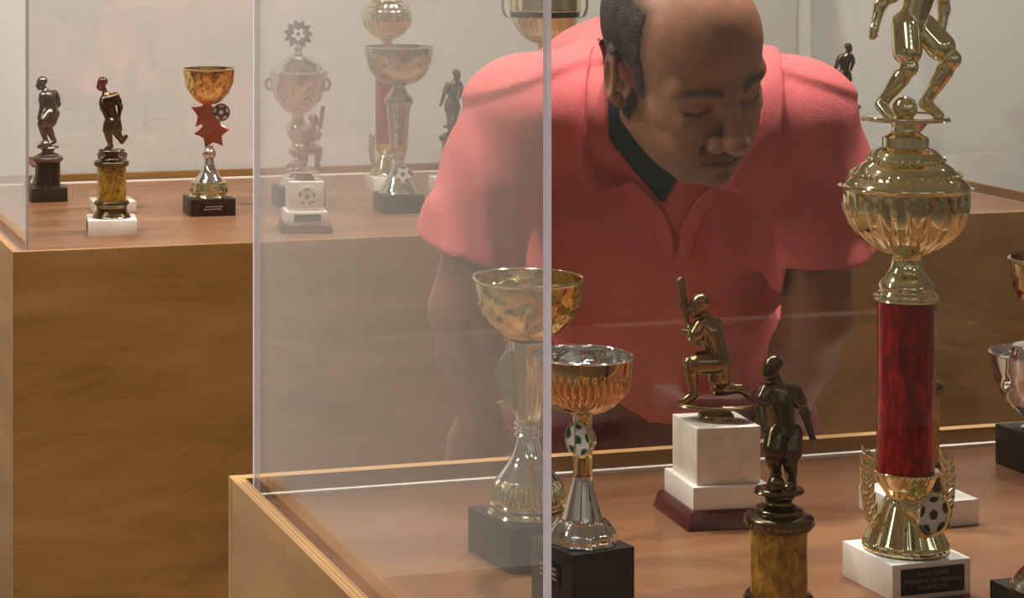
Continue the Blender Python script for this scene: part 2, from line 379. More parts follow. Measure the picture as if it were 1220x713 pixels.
# ------------------------------------------------------------------ ceiling spots
head_prof = [(0.0, 0.10), (0.045, 0.10), (0.048, 0.095), (0.048, -0.045), (0.043, -0.05), (0.040, -0.03), (0.0, -0.028)]
def track(label, o, u0, u1, v, us, watts, aim, cone=112):
    zt = RH - 0.03
    t = thing('ceiling_track', label, 'track light', wv((u0 + u1) / 2, v, zt, o), ANG)
    obj('rail', box(u1 - u0, 0.036, 0.03, (0, 0, 0.012), 0.002), 'track', t)
    hm = lathe(head_prof, 24); lm = lathe([(0.0, -0.034), (0.039, -0.034), (0.039, -0.030), (0.0, -0.030)], 24)
    for i, uu in enumerate(us):
        du, dv = aim[i % len(aim)]
        x = uu - (u0 + u1) / 2
        rot = Vector((du, dv, -1)).to_track_quat('-Z', 'Y').to_euler()
        hd = obj('spot_head', hm, 'track', t, (x, 0, -0.16), rot)
        obj('lens', lm, 'lens', hd)
        obj('bracket', box(0.014, 0.014, 0.1, (x, 0, -0.05), 0.001), 'track', t)
        li = bpy.data.lights.new('spot_lamp', 'SPOT'); li.energy = watts; li.color = LIGHT_COL; li.spot_size = math.radians(cone); li.spot_blend = 0.9; li.shadow_soft_size = 0.035
        lo = bpy.data.objects.new('spot_lamp', li); COL.objects.link(lo); lo.parent = hd; lo.location = (0, 0, -0.06)
track('white ceiling track of spotlights above the foreground plinth', OF, -0.9, 2.6, 0.26, [-0.55, 0.35, 1.0, 1.65, 2.3], SPOT_FRONT, [(0.1, -0.12), (-0.05, -0.12), (-0.1, -0.12)], 84)
track('added white ceiling track of spotlights lighting the plinths from the left', OF, -3.2, -0.9, 0.3, [-2.9, -2.1, -1.3], 66.0, [(0.35, -0.1), (0.3, 0), (0.25, 0)], 110)  # unseen track added to brighten the left faces of the plinths
track('added white ceiling track of spotlights behind the camera washing the end wall', OF, -2.5, 4.0, -5.0, [-2.2, -0.9, 0.4, 1.7, 3.0], 20.0, [(0, -0.9)])  # unseen track added so the trophies reflect a brighter end wall
track('added white ceiling track of spotlights in the middle of the room, aimed sideways', OF, -3.0, 4.5, -2.6, [-2.6, -1.4, 3.0, 4.2], 16.0, [(-0.9, -0.1), (-0.6, -0.1), (0.6, -0.1), (0.9, -0.1)])  # unseen track added to brighten the side walls mirrored in the metal
track('white ceiling track of spotlights above the long plinth by the wall', OB, -1.2, 3.2, 0.05, [-0.9, -0.2, 0.5, 1.2, 1.9, 2.7], SPOT_BACK, [(0, 0.12), (-0.05, 0.1)])

# unseen light panels added to the ceiling to give the metal white reflections
def panel_mat():
    m, n, l, b = nt('added_panel_diffuser'); b.inputs['Base Color'].default_value = (0.8, 0.8, 0.8, 1); b.inputs['Emission Color'].default_value = (0.93, 0.97, 1.0, 1); b.inputs['Emission Strength'].default_value = 2.4; return m
M['panel'] = panel_mat()
for i, (u, v, where) in enumerate(((-1.6, -3.4, 'near the left wall'), (0.6, -4.4, 'behind the camera'), (2.8, -3.4, 'near the right wall'))):
    t = thing('added_fill_panel', 'added flat white fill panel on the ceiling ' + where + ', outside the picture', 'ceiling light', wv(u, v, RH, OF), ANG)
    obj('frame', box(1.24, 0.64, 0.016, (0, 0, -0.008), 0.002), 'track', t); obj('diffuser', box(1.18, 0.58, 0.004, (0, 0, -0.0175)), 'panel', t)

# ================================================================== TROPHY PARTS
def bowl_prof(R, d, z0, r0, flare=0.0, full=0.0):
    o = [(r0, z0), (R * (0.50 + 0.1 * full), z0 + d * 0.10), (R * (0.80 + 0.08 * full), z0 + d * 0.38), (R * (0.95 + 0.04 * full), z0 + d * 0.74), (R * (1.0 + flare), z0 + d)]
    i = [(R * (0.965 + flare), z0 + d), (R * 0.92, z0 + d * 0.76), (R * 0.77, z0 + d * 0.42), (R * 0.45, z0 + d * 0.16), (0.0004, z0 + d * 0.10)]
    return spline(o, 5) + spline(i, 5)
def flutes(n, a, z0, z1):
    def m(t, r, z):
        if z0 < z < z1: return r * (1 + a * math.sin(PI * (z - z0) / (z1 - z0)) ** 0.5 * (abs(math.sin(n * t / 2)) - 0.6))
        return r
    return m
def scroll(n, a, z0, z1, R0=0.0):
    """embossed scrollwork"""
    def m(t, r, z):
        if z0 < z < z1 and r > R0:
            q = (z - z0) / (z1 - z0); e = math.sin(PI * q)
            return r * (1 + a * e * math.sin(n * t + 5 * math.sin(2 * PI * q)) * math.cos(3 * t + 6 * q))
        return r
    return m
def medallion(parent, R, depth, loc, rz, body, face, printm, name='medallion', tilt=0.0):
    """round football badge whose face looks along local -y"""
    bm = bmesh.new(); n = 36
    def disc(prof):
        rings = [[bm.verts.new((r * math.cos(2 * PI * i / n), y, r * math.sin(2 * PI * i / n))) for i in range(n)] for r, y in prof]
        for a, b in zip(rings, rings[1:]):
            for i in range(n): bm.faces.new((a[i], a[(i + 1) % n], b[(i + 1) % n], b[i]))
        return rings
    rg = disc([(R * 0.80, depth), (R * 0.82, depth * 0.9), (R * 0.93, 0.0012), (R, 0), (R, -0.0012), (R * 0.86, -0.0016), (R * 0.84, -0.0004)])
    bm.faces.new(rg[0]); bm.faces.new(rg[-1])
    me = bm_mesh(bm, name)
    b = obj(name, me, body, parent, loc, (tilt, 0, rz))
    bm = bmesh.new(); bmesh.ops.create_circle(bm, cap_ends=True, segments=32, radius=R * 0.83, matrix=Matrix.Translation((0, -0.0007, 0)) @ Matrix.Rotation(PI / 2, 4, 'X'))
    obj(name + '_face', bm_mesh(bm, 'face', smooth=False), face, b)
    bm = bmesh.new()
    def poly(pts): bm.faces.new([bm.verts.new((x, -0.0011, z)) for x, z in pts])
    poly([(R * 0.27 * math.sin(2 * PI * i / 5), R * 0.27 * math.cos(2 * PI * i / 5)) for i in range(5)])
    for i in range(5):
        t = 2 * PI * i / 5
        c = lambda rr, aa: (rr * math.sin(t + aa), rr * math.cos(t + aa))
        poly([c(R * 0.55, 0), c(R * 0.68, 0.36), c(R * 0.815, 0.34), c(R * 0.825, 0), c(R * 0.815, -0.34), c(R * 0.68, -0.36)])
    obj('football_print', bm_mesh(bm, 'print', smooth=False), printm, b)
    return b
def sprig(n, L, lw, ll, curve=0.0):
    """a laurel sprig rising along z, leaves alternate left and right"""
    bm = bmesh.new()
    def leaf(base, ang):
        ca, sa = math.cos(ang), math.sin(ang)
        pts = [(0, 0, 0), (lw * 0.5, -0.0012, ll * 0.4), (0, -0.0026, ll * 0.45), (-lw * 0.5, -0.0012, ll * 0.4), (0, 0.0, ll), (0, 0.0018, ll * 0.45)]
        vs = [bm.verts.new((base[0] + x * ca + z * sa, base[1] + y, base[2] - x * sa + z * ca)) for x, y, z in pts]
        for f in ((0, 1, 2), (0, 2, 3), (2, 1, 4), (3, 2, 4), (0, 5, 1), (0, 3, 5), (1, 5, 4), (5, 3, 4)): bm.faces.new([vs[i] for i in f])
    pr = None
    for i in range(n):
        q = i / (n - 1); b = (curve * math.sin(q * PI) , 0, q * L)
        leaf(b, 0.42); leaf((b[0], b[1] - 0.001, b[2] + L / n / 2), -0.42)
        if pr is not None:
            a_, b_ = Vector(pr), Vector(b); g = bmesh.ops.create_cone(bm, segments=6, radius1=0.0014, radius2=0.0012, depth=(b_ - a_).length, cap_ends=True)
            R_ = (b_ - a_).to_track_quat('Z', 'Y').to_matrix().to_4x4(); bmesh.ops.transform(bm, matrix=Matrix.Translation((a_ + b_) / 2) @ R_, verts=g['verts'])
        pr = b
    leaf((0, 0, L), 0)
    return bm_mesh(bm, 'sprig', ang=50)
def plate_text(parent, w_, h_, loc, rot, lines, size, mat='black_print', tmat='text_print'):
    p = obj('name_plate', box(w_, 0.0012, h_, (0, 0, 0), 0.0003), mat, parent, loc, rot)
    for i, s in enumerate(lines):
        cu_ = bpy.data.curves.new('txt', 'FONT'); cu_.body = s; cu_.align_x = 'CENTER'; cu_.align_y = 'CENTER'; cu_.size = size; cu_.extrude = 0.0001
        to = bpy.data.objects.new('txt', cu_); COL.objects.link(to); bpy.context.view_layer.update()
        me = bpy.data.meshes.new_from_object(to.evaluated_get(bpy.context.evaluated_depsgraph_get())); bpy.data.objects.remove(to)
        if len(me.vertices): obj('lettering', me, tmat, p, (0, -0.0008, (len(lines) / 2 - 0.5 - i) * size * 1.25), (PI / 2, 0, 0))
    return p
def plate_strokes(parent, w_, h_, loc, rot, rows, mat='black_gloss'):
    p = obj('name_plate', box(w_, 0.0012, h_, (0, 0, 0), 0.0003), mat, parent, loc, rot)
    bm = bmesh.new()
    for i in range(rows):
        zz = (rows / 2 - 0.5 - i) * h_ * 0.62 / rows; x = -w_ * random.uniform(0.28, 0.38)
        while x < w_ * 0.32:
            L = random.uniform(0.03, 0.09) * w_; box_bm(bm, L, 0.0003, h_ * 0.3 / rows, (x + L / 2, -0.0007, zz)); x += L + 0.02 * w_
    obj('engraved_strokes', bm_mesh(bm, 'strokes', smooth=False), 'text_print', p)
    return p
# ------------------------------------------------------------------ figurines
def figure_mesh(J, s, ball=None, extra=None, h=0.0013, H=160.0):
    """J: joints in px (x right, y depth, z up), s metres per px; one continuous solid figure"""
    J = {k: np.array(v, float) * s for k, v in J.items()}; u = H * s
    pts = np.array(list(J.values())); lo = pts.min(0) - 0.11 * u; hi = pts.max(0) + 0.13 * u
    if extra: 
        for e in extra: lo = np.minimum(lo, np.minimum(np.array(e[0]) * s, np.array(e[1]) * s) - 0.1 * u); hi = np.maximum(hi, np.maximum(np.array(e[0]) * s, np.array(e[1]) * s) + 0.1 * u)
    if ball: b = np.array(ball[:3]) * s; lo = np.minimum(lo, b - ball[3] * s * 1.2); hi = np.maximum(hi, b + ball[3] * s * 1.2)
    f = Field(lo, hi, h); k = 0.018 * u
    mid = lambda a, b, t: J[a] * (1 - t) + J[b] * t
    ch = mid('pelvis', 'neck', 0.62)
    f.cap(J['pelvis'], ch, 0.072 * u, 0.085 * u, k=k); f.cap(mid('sl', 'sr', 0.18), mid('sl', 'sr', 0.82), 0.052 * u, k=0.03 * u); f.cap(ch, mid('pelvis', 'neck', 0.86), 0.078 * u, 0.055 * u, k=k)
    f.cap(J['hl'], J['hr'], 0.066 * u, k=k)
    f.cap(J['neck'], J['head'], 0.033 * u, k=k)
    hd = J['head']; fw = np.array(J.get('look', (0, -1, 0)), float); fw = fw / np.linalg.norm(fw)
    f.ell(hd + np.array((0, 0, 0.01 * u)), (0.056 * u, 0.058 * u, 0.070 * u), k=k * 0.5); f.ell(hd + fw * 0.018 * u + np.array((0, 0, -0.025 * u)), (0.042 * u, 0.042 * u, 0.052 * u), k=k * 0.5)
    f.cap(hd + fw * 0.055 * u, hd + fw * 0.064 * u + np.array((0, 0, -0.018 * u)), 0.010 * u, k=0.008 * u)
    f.ell(hd - fw * 0.016 * u + np.array((0, 0, 0.030 * u)), (0.064 * u, 0.064 * u, 0.056 * u), k=0.003 * u)
    for s_ in ('l', 'r'):
        f.cap(J['s' + s_], J['e' + s_], 0.041 * u, 0.032 * u, k=k); f.cap(J['s' + s_], mid('s' + s_, 'e' + s_, 0.5), 0.052 * u, 0.053 * u, k=0.003 * u)
        f.cap(J['e' + s_], J['w' + s_], 0.032 * u, 0.022 * u, k=k)
        d = J['w' + s_] - J['e' + s_]; d = d / np.linalg.norm(d)
        f.cap(J['w' + s_], J['w' + s_] + d * 0.045 * u, 0.024 * u, 0.020 * u, k=k * 0.6); f.cap(J['w' + s_] + d * 0.02 * u, J['w' + s_] + d * 0.04 * u + np.array((0.02 * u, 0.0, 0)), 0.010 * u, k=0.006 * u)
        f.cap(J['h' + s_], J['k' + s_], 0.060 * u, 0.045 * u, k=k); f.cap(J['h' + s_], mid('h' + s_, 'k' + s_, 0.62), 0.074 * u, 0.077 * u, k=0.003 * u)
        f.ell(J['k' + s_], (0.047 * u,) * 3, k=k * 0.5)
        cf = mid('k' + s_, 'a' + s_, 0.3); f.cap(J['k' + s_], J['a' + s_], 0.042 * u, 0.030 * u, k=k); f.cap(cf, mid('k' + s_, 'a' + s_, 0.55), 0.046 * u, 0.038 * u, k=k)
        f.cap(J['a' + s_], J['t' + s_], 0.034 * u, 0.026 * u, k=k * 0.6)
    if ball: f.ell(b, (ball[3] * s,) * 3, k=0.004 * u)
    if extra:
        for a, c, ra, rb in extra: f.cap(np.array(a) * s, np.array(c) * s, ra * s, rb * s, k=0.008 * u)
    return np_mesh('figure', *f.nets())
def J_(ax, gy, **k):
    """px image joints (x, y[, depth]) -> local px"""
    return {n: (v[0] - ax, v[2] if len(v) > 2 else 0, gy - v[1]) if n != 'look' else v for n, v in k.items()}
FIG = {}
FIG['dribbler_gold'] = figure_mesh(J_(1085, 169, pelvis=(1093, 50), neck=(1109, -12), head=(1117, -36, -4), sl=(1080, 5, -8), sr=(1128, -4, 10), el=(1054, 33, -12), wl=(1047, 60, -18), er=(1131, 38, 16), wr=(1127, 66, 10),
    hl=(1084, 56, -5), hr=(1105, 58, 6), kl=(1087, 106, -16), al=(1056, 152, -4), tl=(1064, 164, -20), kr=(1137, 96, -8), ar=(1108, 150, 4), tr=(1122, 163, -12), look=(0.5, -0.8, -0.4)), 0.000724, ball=(-2, -10, 14, 14.5), h=0.00105, H=225)
FIG['dribbler_bronze'] = figure_mesh(J_(928, 582, pelvis=(934, 506), neck=(926, 454), head=(919, 437, -2), sl=(913, 462, -10), sr=(946, 465, 8), el=(904, 480, -14), wl=(907, 498, -24), er=(960, 492, 14), wr=(966, 514, 10),
    hl=(925, 515, -5), hr=(943, 515, 5), kl=(919, 540, -15), al=(925, 562, -2), tl=(916, 574, -12), kr=(940, 546, -8), ar=(944, 574, 6), tr=(936, 580, -6), look=(-0.85, -0.5, -0.2)), 0.000654, ball=(-5, -14, 11, 10), h=0.0011, H=182)
FIG['croucher_pewter'] = figure_mesh(J_(57, 180, pelvis=(62, 136), neck=(54, 112), head=(49, 104, -1), sl=(52, 118, -7), sr=(64, 117, 6), el=(51, 130, -9), wl=(48, 141, -10), er=(69, 129, 6), wr=(60, 140, 2),
    hl=(59, 140, -4), hr=(64, 140, 4), kl=(50, 152, -8), al=(55, 173, -3), tl=(48, 177, -7), kr=(57, 156, 2), ar=(64, 173, 5), tr=(58, 177, 0), look=(-0.9, -0.3, -0.2)), 0.00170, ball=(-2, -9, 4, 5), h=0.0014, H=98)
FIG['runner_bronze'] = figure_mesh(J_(135, 178, pelvis=(136, 142), neck=(127, 108), head=(123, 99, -1), sl=(126, 117, -7), sr=(139, 114, 6), el=(125, 127, -10), wl=(129, 137, -10), er=(145, 127, 7), wr=(143, 140, 5),
    hl=(133, 145, -4), hr=(139, 145, 4), kl=(131, 157, -5), al=(134, 173, 0), tl=(129, 176, -4), kr=(141, 157, 1), ar=(147, 168, 5), tr=(152, 162, 6), look=(-0.9, -0.3, -0.3)), 0.00152, h=0.0014, H=98)
cx_ = J_(853, 480, pelvis=(856, 426), neck=(840, 377), head=(832, 365, -2), sl=(834, 388, -9), sr=(852, 388, 9), el=(824, 405, -12), wl=(823, 394, -4), er=(833, 408, 6), wr=(822, 400, 2),
    hl=(852, 430, -6), hr=(859, 430, 6), kl=(822, 431, -9), al=(826, 468, -8), tl=(817, 475, -9), kr=(856, 464, 9), ar=(882, 464, 9), tr=(891, 470, 9), look=(-0.95, -0.25, -0.15))
FIG['batsman'] = figure_mesh(cx_, 0.000818, extra=[((-30, -1, 88), (-34, -1, 98), 2.2, 2.4), ((-35, -1, 100), (-41, -1, 144), 4.4, 5.2), ((-31, -9, 44), (-27, -8, 18), 7, 6)], h=0.0012, H=176)
FIG_MAT = {}
def figurine(parent, key, mat, z, rz=0.0, scale=1.0, name='figurine'):
    me = FIG[key]
    if len(me.materials) == 0: me.materials.append(M[mat])
    o = obj(name, me, None, parent, (0, 0, z), (0, 0, rz)); o.scale = (scale,) * 3
    if me.materials[0] is not M[mat]: o.material_slots[0].link = 'OBJECT'; o.material_slots[0].material = M[mat]
    return o

# ================================================================== TROPHIES ON THE NEAR PLINTH
# --- tall red-columned trophy with gold footballer
def red_trophy(label, loc, rz_block, face_rz, plate, ch=0.146):
    t = thing('column_trophy', label, 'trophy', loc, rz_block, 'red-columned trophies')
    obj('marble_base', box(0.077, 0.077, 0.031, (0, 0, 0.0155), 0.0015), 'marble', t)
    if plate: plate_text(t, 0.062, 0.022, (0.0005, -0.0389, 0.0155), (0, 0, 0), ['BLACK PEOPLE', 'PARADE BY THE SPORTING', 'UP DE PILOTO'], 0.0046)
    z = 0.031
    ft = obj('foot', lathe(spline([(0.0305, z), (0.0355, z + 0.001), (0.0362, z + 0.005), (0.034, z + 0.008), (0.033, z + 0.010), (0.0245, z + 0.028), (0.0185, z + 0.041), (0.0165, z + 0.046), (0.0185, z + 0.050), (0.0225, z + 0.056), (0.0255, z + 0.064), (0.0265, z + 0.067), (0.0265, z + 0.069), (0.0, z + 0.069)], 5),
        72, lambda th, r, zz: r * (1 + 0.055 * math.sin(13 * th) * (1 if z + 0.008 < zz < z + 0.042 else 0) + 0.02 * math.sin(40 * th) * (1 if zz < z + 0.008 else 0))), 'gold', t)
    obj('bead_ring', beads(0.0268, z + 0.067, 36, 0.0021), 'gold', ft)
    # laurel sprigs and football badge stand on the foot
    for sx in (-1, 1):
        a = face_rz - rz_block
        px, py = 0.0285 * sx * math.cos(a) + 0.010 * math.sin(a), 0.0285 * sx * math.sin(a) - 0.010 * math.cos(a)
        obj('laurel_sprig', sprig(7, 0.056, 0.0062, 0.0165, 0.003 * sx), 'gold', ft, (px, py, z + 0.018), (0.05, 0.05 * sx, a))
    a = face_rz - rz_block + 0.62
    medallion(ft, 0.0185, 0.030, (0.033 * math.sin(a), -0.033 * math.cos(a), z + 0.038), a, 'gold', 'white_print', 'black_print')
    z = 0.100
    obj('column', lathe([(0.0, z), (0.0243, z), (0.0243, z + ch), (0.0, z + ch)], 48), 'red_film', t)
    z = 0.100 + ch
    cp = obj('column_cap', lathe(spline([(0.0, z), (0.0, z), (0.0252, z), (0.0262, z + 0.002), (0.0262, z + 0.006), (0.0235, z + 0.009), (0.0238, z + 0.013), (0.021, z + 0.018), (0.0145, z + 0.026), (0.0122, z + 0.034), (0.0140, z + 0.040)], 5), 48), 'gold', t)
    obj('bead_ring', beads(0.0258, z + 0.004, 40, 0.0019), 'gold', cp)
    z = 0.138 + ch
    bo = obj('bowl', lathe(spline([(0.0125, z), (0.026, z + 0.006), (0.042, z + 0.020), (0.0505, z + 0.038), (0.0528, z + 0.052), (0.0535, z + 0.058), (0.0525, z + 0.061), (0.0, z + 0.061)], 6), 96, flutes(26, 0.085, z + 0.004, z + 0.056)), 'copper_gold' if False else 'gold', t)
    z = 0.199 + ch
    ld = obj('lid', lathe(spline([(0.0532, z - 0.003), (0.0535, z + 0.001), (0.048, z + 0.007), (0.044, z + 0.010), (0.040, z + 0.016), (0.033, z + 0.021), (0.0315, z + 0.023), (0.027, z + 0.030), (0.0195, z + 0.034), (0.0195, z + 0.034), (0.0195, z + 0.042), (0.0195, z + 0.042), (0.0125, z + 0.046), (0.0115, z + 0.052), (0.014, z + 0.056), (0.0, z + 0.056)], 4), 64), 'gold', t)
    obj('bead_ring', beads(0.0455, z + 0.0105, 44, 0.0021), 'gold', ld); obj('bead_ring', beads(0.0325, z + 0.0235, 34, 0.0018), 'gold', ld)
    pl = obj('platform', lathe(spline([(0.0, z + 0.055), (0.0, z + 0.055), (0.035, z + 0.056), (0.037, z + 0.058), (0.0365, z + 0.060), (0.034, z + 0.060), (0.0, z + 0.0595)], 4), 56), 'gold', t); pl.scale = (1.0, 0.8, 1); pl.rotation_euler = (0, 0, face_rz - rz_block)
    figurine(t, 'dribbler_gold', 'gold', z + 0.0575, face_rz - rz_block)
    return t
red_trophy('tallest trophy, red glitter column and gold footballer, on a white block with black plate', D(1079, 1.885), math.radians(17), math.radians(-10), True)

# --- gold cup behind the silver one
def emboss_cup(loc):
    t = thing('cup_trophy', 'gold cup with fluted column and embossed bowl, left end of the near plinth', 'trophy', loc, math.radians(22), 'cups on the near plinth')
    obj('stone_base', box(0.080, 0.080, 0.040, (0, 0, 0.020), 0.001), 'black_stone', t)
    z = 0.040
    ft = obj('foot', lathe(spline([(0.0, z), (0.0, z), (0.0335, z), (0.0345, z + 0.003), (0.0335, z + 0.006), (0.0335, z + 0.006), (0.0345, z + 0.009), (0.033, z + 0.012), (0.0335, z + 0.016), (0.031, z + 0.026), (0.027, z + 0.033)], 5), 240, flutes(40, 0.11, z + 0.012, z + 0.033)), 'gold', t)
    obj('cone', lathe(spline([(0.0275, z + 0.0325), (0.0205, z + 0.042), (0.0145, z + 0.052), (0.0105, z + 0.064), (0.0095, z + 0.070)], 5), 48), 'silver', t)
    obj('ring_knob', lathe(spline([(0.0085, z + 0.069), (0.0128, z + 0.071), (0.0105, z + 0.0735), (0.0128, z + 0.076), (0.0105, z + 0.0785), (0.0128, z + 0.081), (0.009, z + 0.084)], 5), 40), 'silver', t)
    cl = obj('stem', lathe(spline([(0.0105, z + 0.083), (0.0115, z + 0.088), (0.0135, z + 0.115), (0.0160, z + 0.150), (0.0165, z + 0.156)], 6), 64, lambda th, r, zz: r * (1 + 0.07 * (abs(math.sin(5 * th)) - 0.5))), 'gold', t)
    # leaf-shaped wings on both sides of the column
    for sx in (-1, 1):
        poly = [(sx * (0.012 + 0.017 * math.sin(PI * q) ** 0.7 * (1.25 - 0.5 * q)), 0.030 * 2 * q) for q in [i / 12 for i in range(13)]]
        poly += [(sx * 0.010, 0.060), (sx * 0.009, 0.0)]
        wg = obj('wing', prism(poly, 0.004, 0.0008), 'gold', cl, (0, 0, z + 0.150), (PI, 0, -math.radians(22)))
        wg.rotation_euler = (PI, 0, -math.radians(22)); 
        obj('wing_scroll', prism([(x * 0.009 + sx * 0.020, zz * 0.007) for x, zz in star(5, 1.0, 0.5)], 0.005, 0.0006), 'gold', cl, (0, 0, z + 0.098), (0, 0, -math.radians(22)))
    z = 0.196
    obj('bowl', lathe(bowl_prof(0.049, 0.056, z, 0.012), 128, scroll(8, 0.09, z + 0.008, z + 0.048, 0.02)), 'gold_deep', t)
    obj('rim', lathe(spline([(0.0485, z + 0.053), (0.0500, z + 0.055), (0.0495, z + 0.0575), (0.0475, z + 0.0565)], 3), 64), 'gold', t)
emboss_cup(D(629, 1.965))

def silver_cup(loc):
    t = thing('cup_trophy', 'silver cup with slim gold stem and oval football badge on a black cube', 'trophy', loc, math.radians(25), 'cups on the near plinth')
    b = obj('stone_base', box(0.062, 0.062, 0.052, (0, 0, 0.026), 0.001), 'black_stone', t)
    plate_strokes(b, 0.036, 0.020, (-0.0316, 0.004, 0.030), (0, 0, -PI / 2), 3)
    z = 0.052
    obj('foot', lathe(spline([(0.0, z), (0.0, z), (0.026, z), (0.0278, z + 0.003), (0.0268, z + 0.010), (0.021, z + 0.018), (0.0165, z + 0.0195)], 5), 64, lambda th, r, zz: r * (1 + 0.035 * math.sin(9 * th))), 'silver', t)
    obj('cone', lathe(spline([(0.0172, z + 0.019), (0.0160, z + 0.022), (0.0125, z + 0.035), (0.0085, z + 0.050), (0.0080, z + 0.056)], 5), 48, lambda th, r, zz: r * (1 + 0.02 * math.sin(8 * th))), 'silver', t)
    st = thing_part = obj('stem', box(0.0045, 0.009, 0.058, (-0.0055, 0, 0), 0.001), 'gold', t, (0, 0, z + 0.083), (0, 0, math.radians(-25)))
    obj('stem_strip', box(0.0045, 0.009, 0.058, (0.0055, 0, 0), 0.001), 'gold', st)
    obj('stem_core', lathe([(0.0, -0.029), (0.0068, -0.029), (0.0068, -0.012), (0.004, -0.010), (0.004, 0.012), (0.0068, 0.016), (0.0068, 0.029), (0.0, 0.029)], 24), 'copper_gold', st)
    medallion(st, 0.0155, 0.008, (-0.004, -0.006, 0.004), math.radians(-52), 'gold', 'white_print', 'green_print')
    z = z + 0.108
    obj('bowl', lathe(bowl_prof(0.0425, 0.048, z, 0.009, full=0.5), 216, flutes(36, 0.10, z + 0.012, z + 0.034)), 'copper_gold', t)  # coppery outside paints the deck's reflection onto the silver bowl
    obj('bowl_lining', lathe(spline([(0.0426, z + 0.0478), (0.0432, z + 0.049), (0.0405, z + 0.0485), (0.0385, z + 0.036), (0.030, z + 0.020), (0.018, z + 0.011), (0.0004, z + 0.0065)], 5), 64, scroll(10, 0.03, z + 0.012, z + 0.046)), 'silver', t)
silver_cup(D(694, 1.835))

def cricket(label, loc, rz, fig_rz, front, badge=False):
    t = thing('figure_trophy', label, 'trophy', loc, rz, 'kneeling batsman trophies')
    obj('wooden_base', box(0.094, 0.094, 0.017, (0, 0, 0.0085), 0.002, 0.90), 'maroon_wood', t)
    obj('marble_step', box(0.076, 0.076, 0.022, (0, 0, 0.028), 0.001), 'marble', t)
    bl = obj('marble_block', box(0.064, 0.064, 0.054, (0, 0, 0.066), 0.001), 'marble_grey', t)
    if badge:
        medallion(bl, 0.019, 0.002, (0, -0.0328, 0.066), 0, 'marble_grey', 'marble_grey', 'silver_worn')
        obj('name_plate', box(0.05, 0.0015, 0.013, (0, -0.0385, 0.028), 0.0003), 'black_gloss', t)
    z = 0.093
    a = fig_rz - rz
    ped = obj('pedestal', lathe(spline([(0.0, z), (0.0, z), (0.0165, z), (0.0175, z + 0.003), (0.0165, z + 0.006), (0.0165, z + 0.006), (0.0135, z + 0.009), (0.012, z + 0.012), (0.0, z + 0.013)], 4), 40), 'antique', t)
    pl = obj('platform', lathe(spline([(0.0, z + 0.012), (0.0, z + 0.012), (0.034, z + 0.0125), (0.0365, z + 0.0145), (0.034, z + 0.0165), (0.0, z + 0.0165)], 4), 56), 'antique', t); pl.scale = (1, 0.5, 1); pl.rotation_euler = (0, 0, a)
    figurine(t, 'batsman', 'antique', z + 0.0155, a)
    return t
cricket('kneeling batsman with raised bat on cream marble, between silver cup and bronze footballer', D(853, 2.10), math.radians(10), math.radians(-6), True)

def column_player(label, loc, rz, fig, fig_mat, fig_rz, col_mat, col_r, col_h, scale=1.0, base=0.066, bm_='marble', bh=0.020, group='small figure column trophies', plate=False, metalm='bronze', foot=True):
    t = thing('figure_trophy', label, 'trophy', loc, rz, group)
    b = obj('marble_base', box(base, base, bh, (0, 0, bh / 2), 0.0012), bm_, t)
    if plate: obj('name_plate', box(0.0012, base * 0.6, bh * 0.6, (-base / 2 - 0.0004, 0, bh / 2), 0.0003), 'black_print', b)
    z = bh; r = col_r
    if foot: ft = obj('foot', lathe(spline([(0.0, z), (0.0, z), (r * 1.24, z), (r * 1.26, z + 0.004), (r * 1.12, z + 0.010), (r * 1.05, z + 0.018), (r * 1.18, z + 0.024), (r * 1.2, z + 0.028), (r * 1.02, z + 0.031), (0, z + 0.031)], 4), 56), metalm, t)
    obj('bead_ring', beads(r * (1.19 if foot else 1.04), z + (0.026 if foot else 0.0018), 26, 0.0018), metalm, ft if foot else b)
    z += 0.030 if foot else 0.0
    obj('column', lathe([(0.0, z), (r, z), (r, z + col_h), (0.0, z + col_h)], 48), col_mat, t)
    z += col_h
    cp = obj('collar', lathe(spline([(r * 0.98, z - 0.002), (r * 1.16, z), (r * 1.2, z + 0.004), (r * 1.22, z + 0.0075), (r * 1.0, z + 0.0105), (r * 0.86, z + 0.0115), (r * 0.84, z + 0.014), (r * 0.55, z + 0.017), (r * 0.47, z + 0.020), (r * 0.55, z + 0.025), (0, z + 0.026)], 4), 56), metalm, t)
    obj('bead_ring', beads(r * 1.19, z + 0.0035, 30, 0.0016), 'antique' if metalm == 'bronze' else metalm, cp)
    pl = obj('platform', lathe(spline([(0.0, z + 0.0245), (0.0, z + 0.0245), (r * 0.86, z + 0.026), (r * 0.88, z + 0.0285), (r * 0.8, z + 0.030), (0.0, z + 0.0295)], 4), 48), metalm, t); pl.rotation_euler = (0.0, 0.0, 0); pl.scale = (1, 0.75, 1)
    figurine(t, fig, fig_mat, z + 0.028, fig_rz - rz, scale)
    return t
column_player('dark bronze footballer on a mottled gold column, cut by the lower edge of the picture', D(928, 1.70), math.radians(12), 'dribbler_bronze', 'bronze', math.radians(-6), 'gold_film', 0.0218, 0.0525)
column_player('dark figure on a slim gold column and white block, hidden behind the red column', D(1094, 2.10), math.radians(17), 'dribbler_bronze', 'bronze', math.radians(150), 'gold_film', 0.0195, 0.066, base=0.080, bh=0.024, scale=0.8)

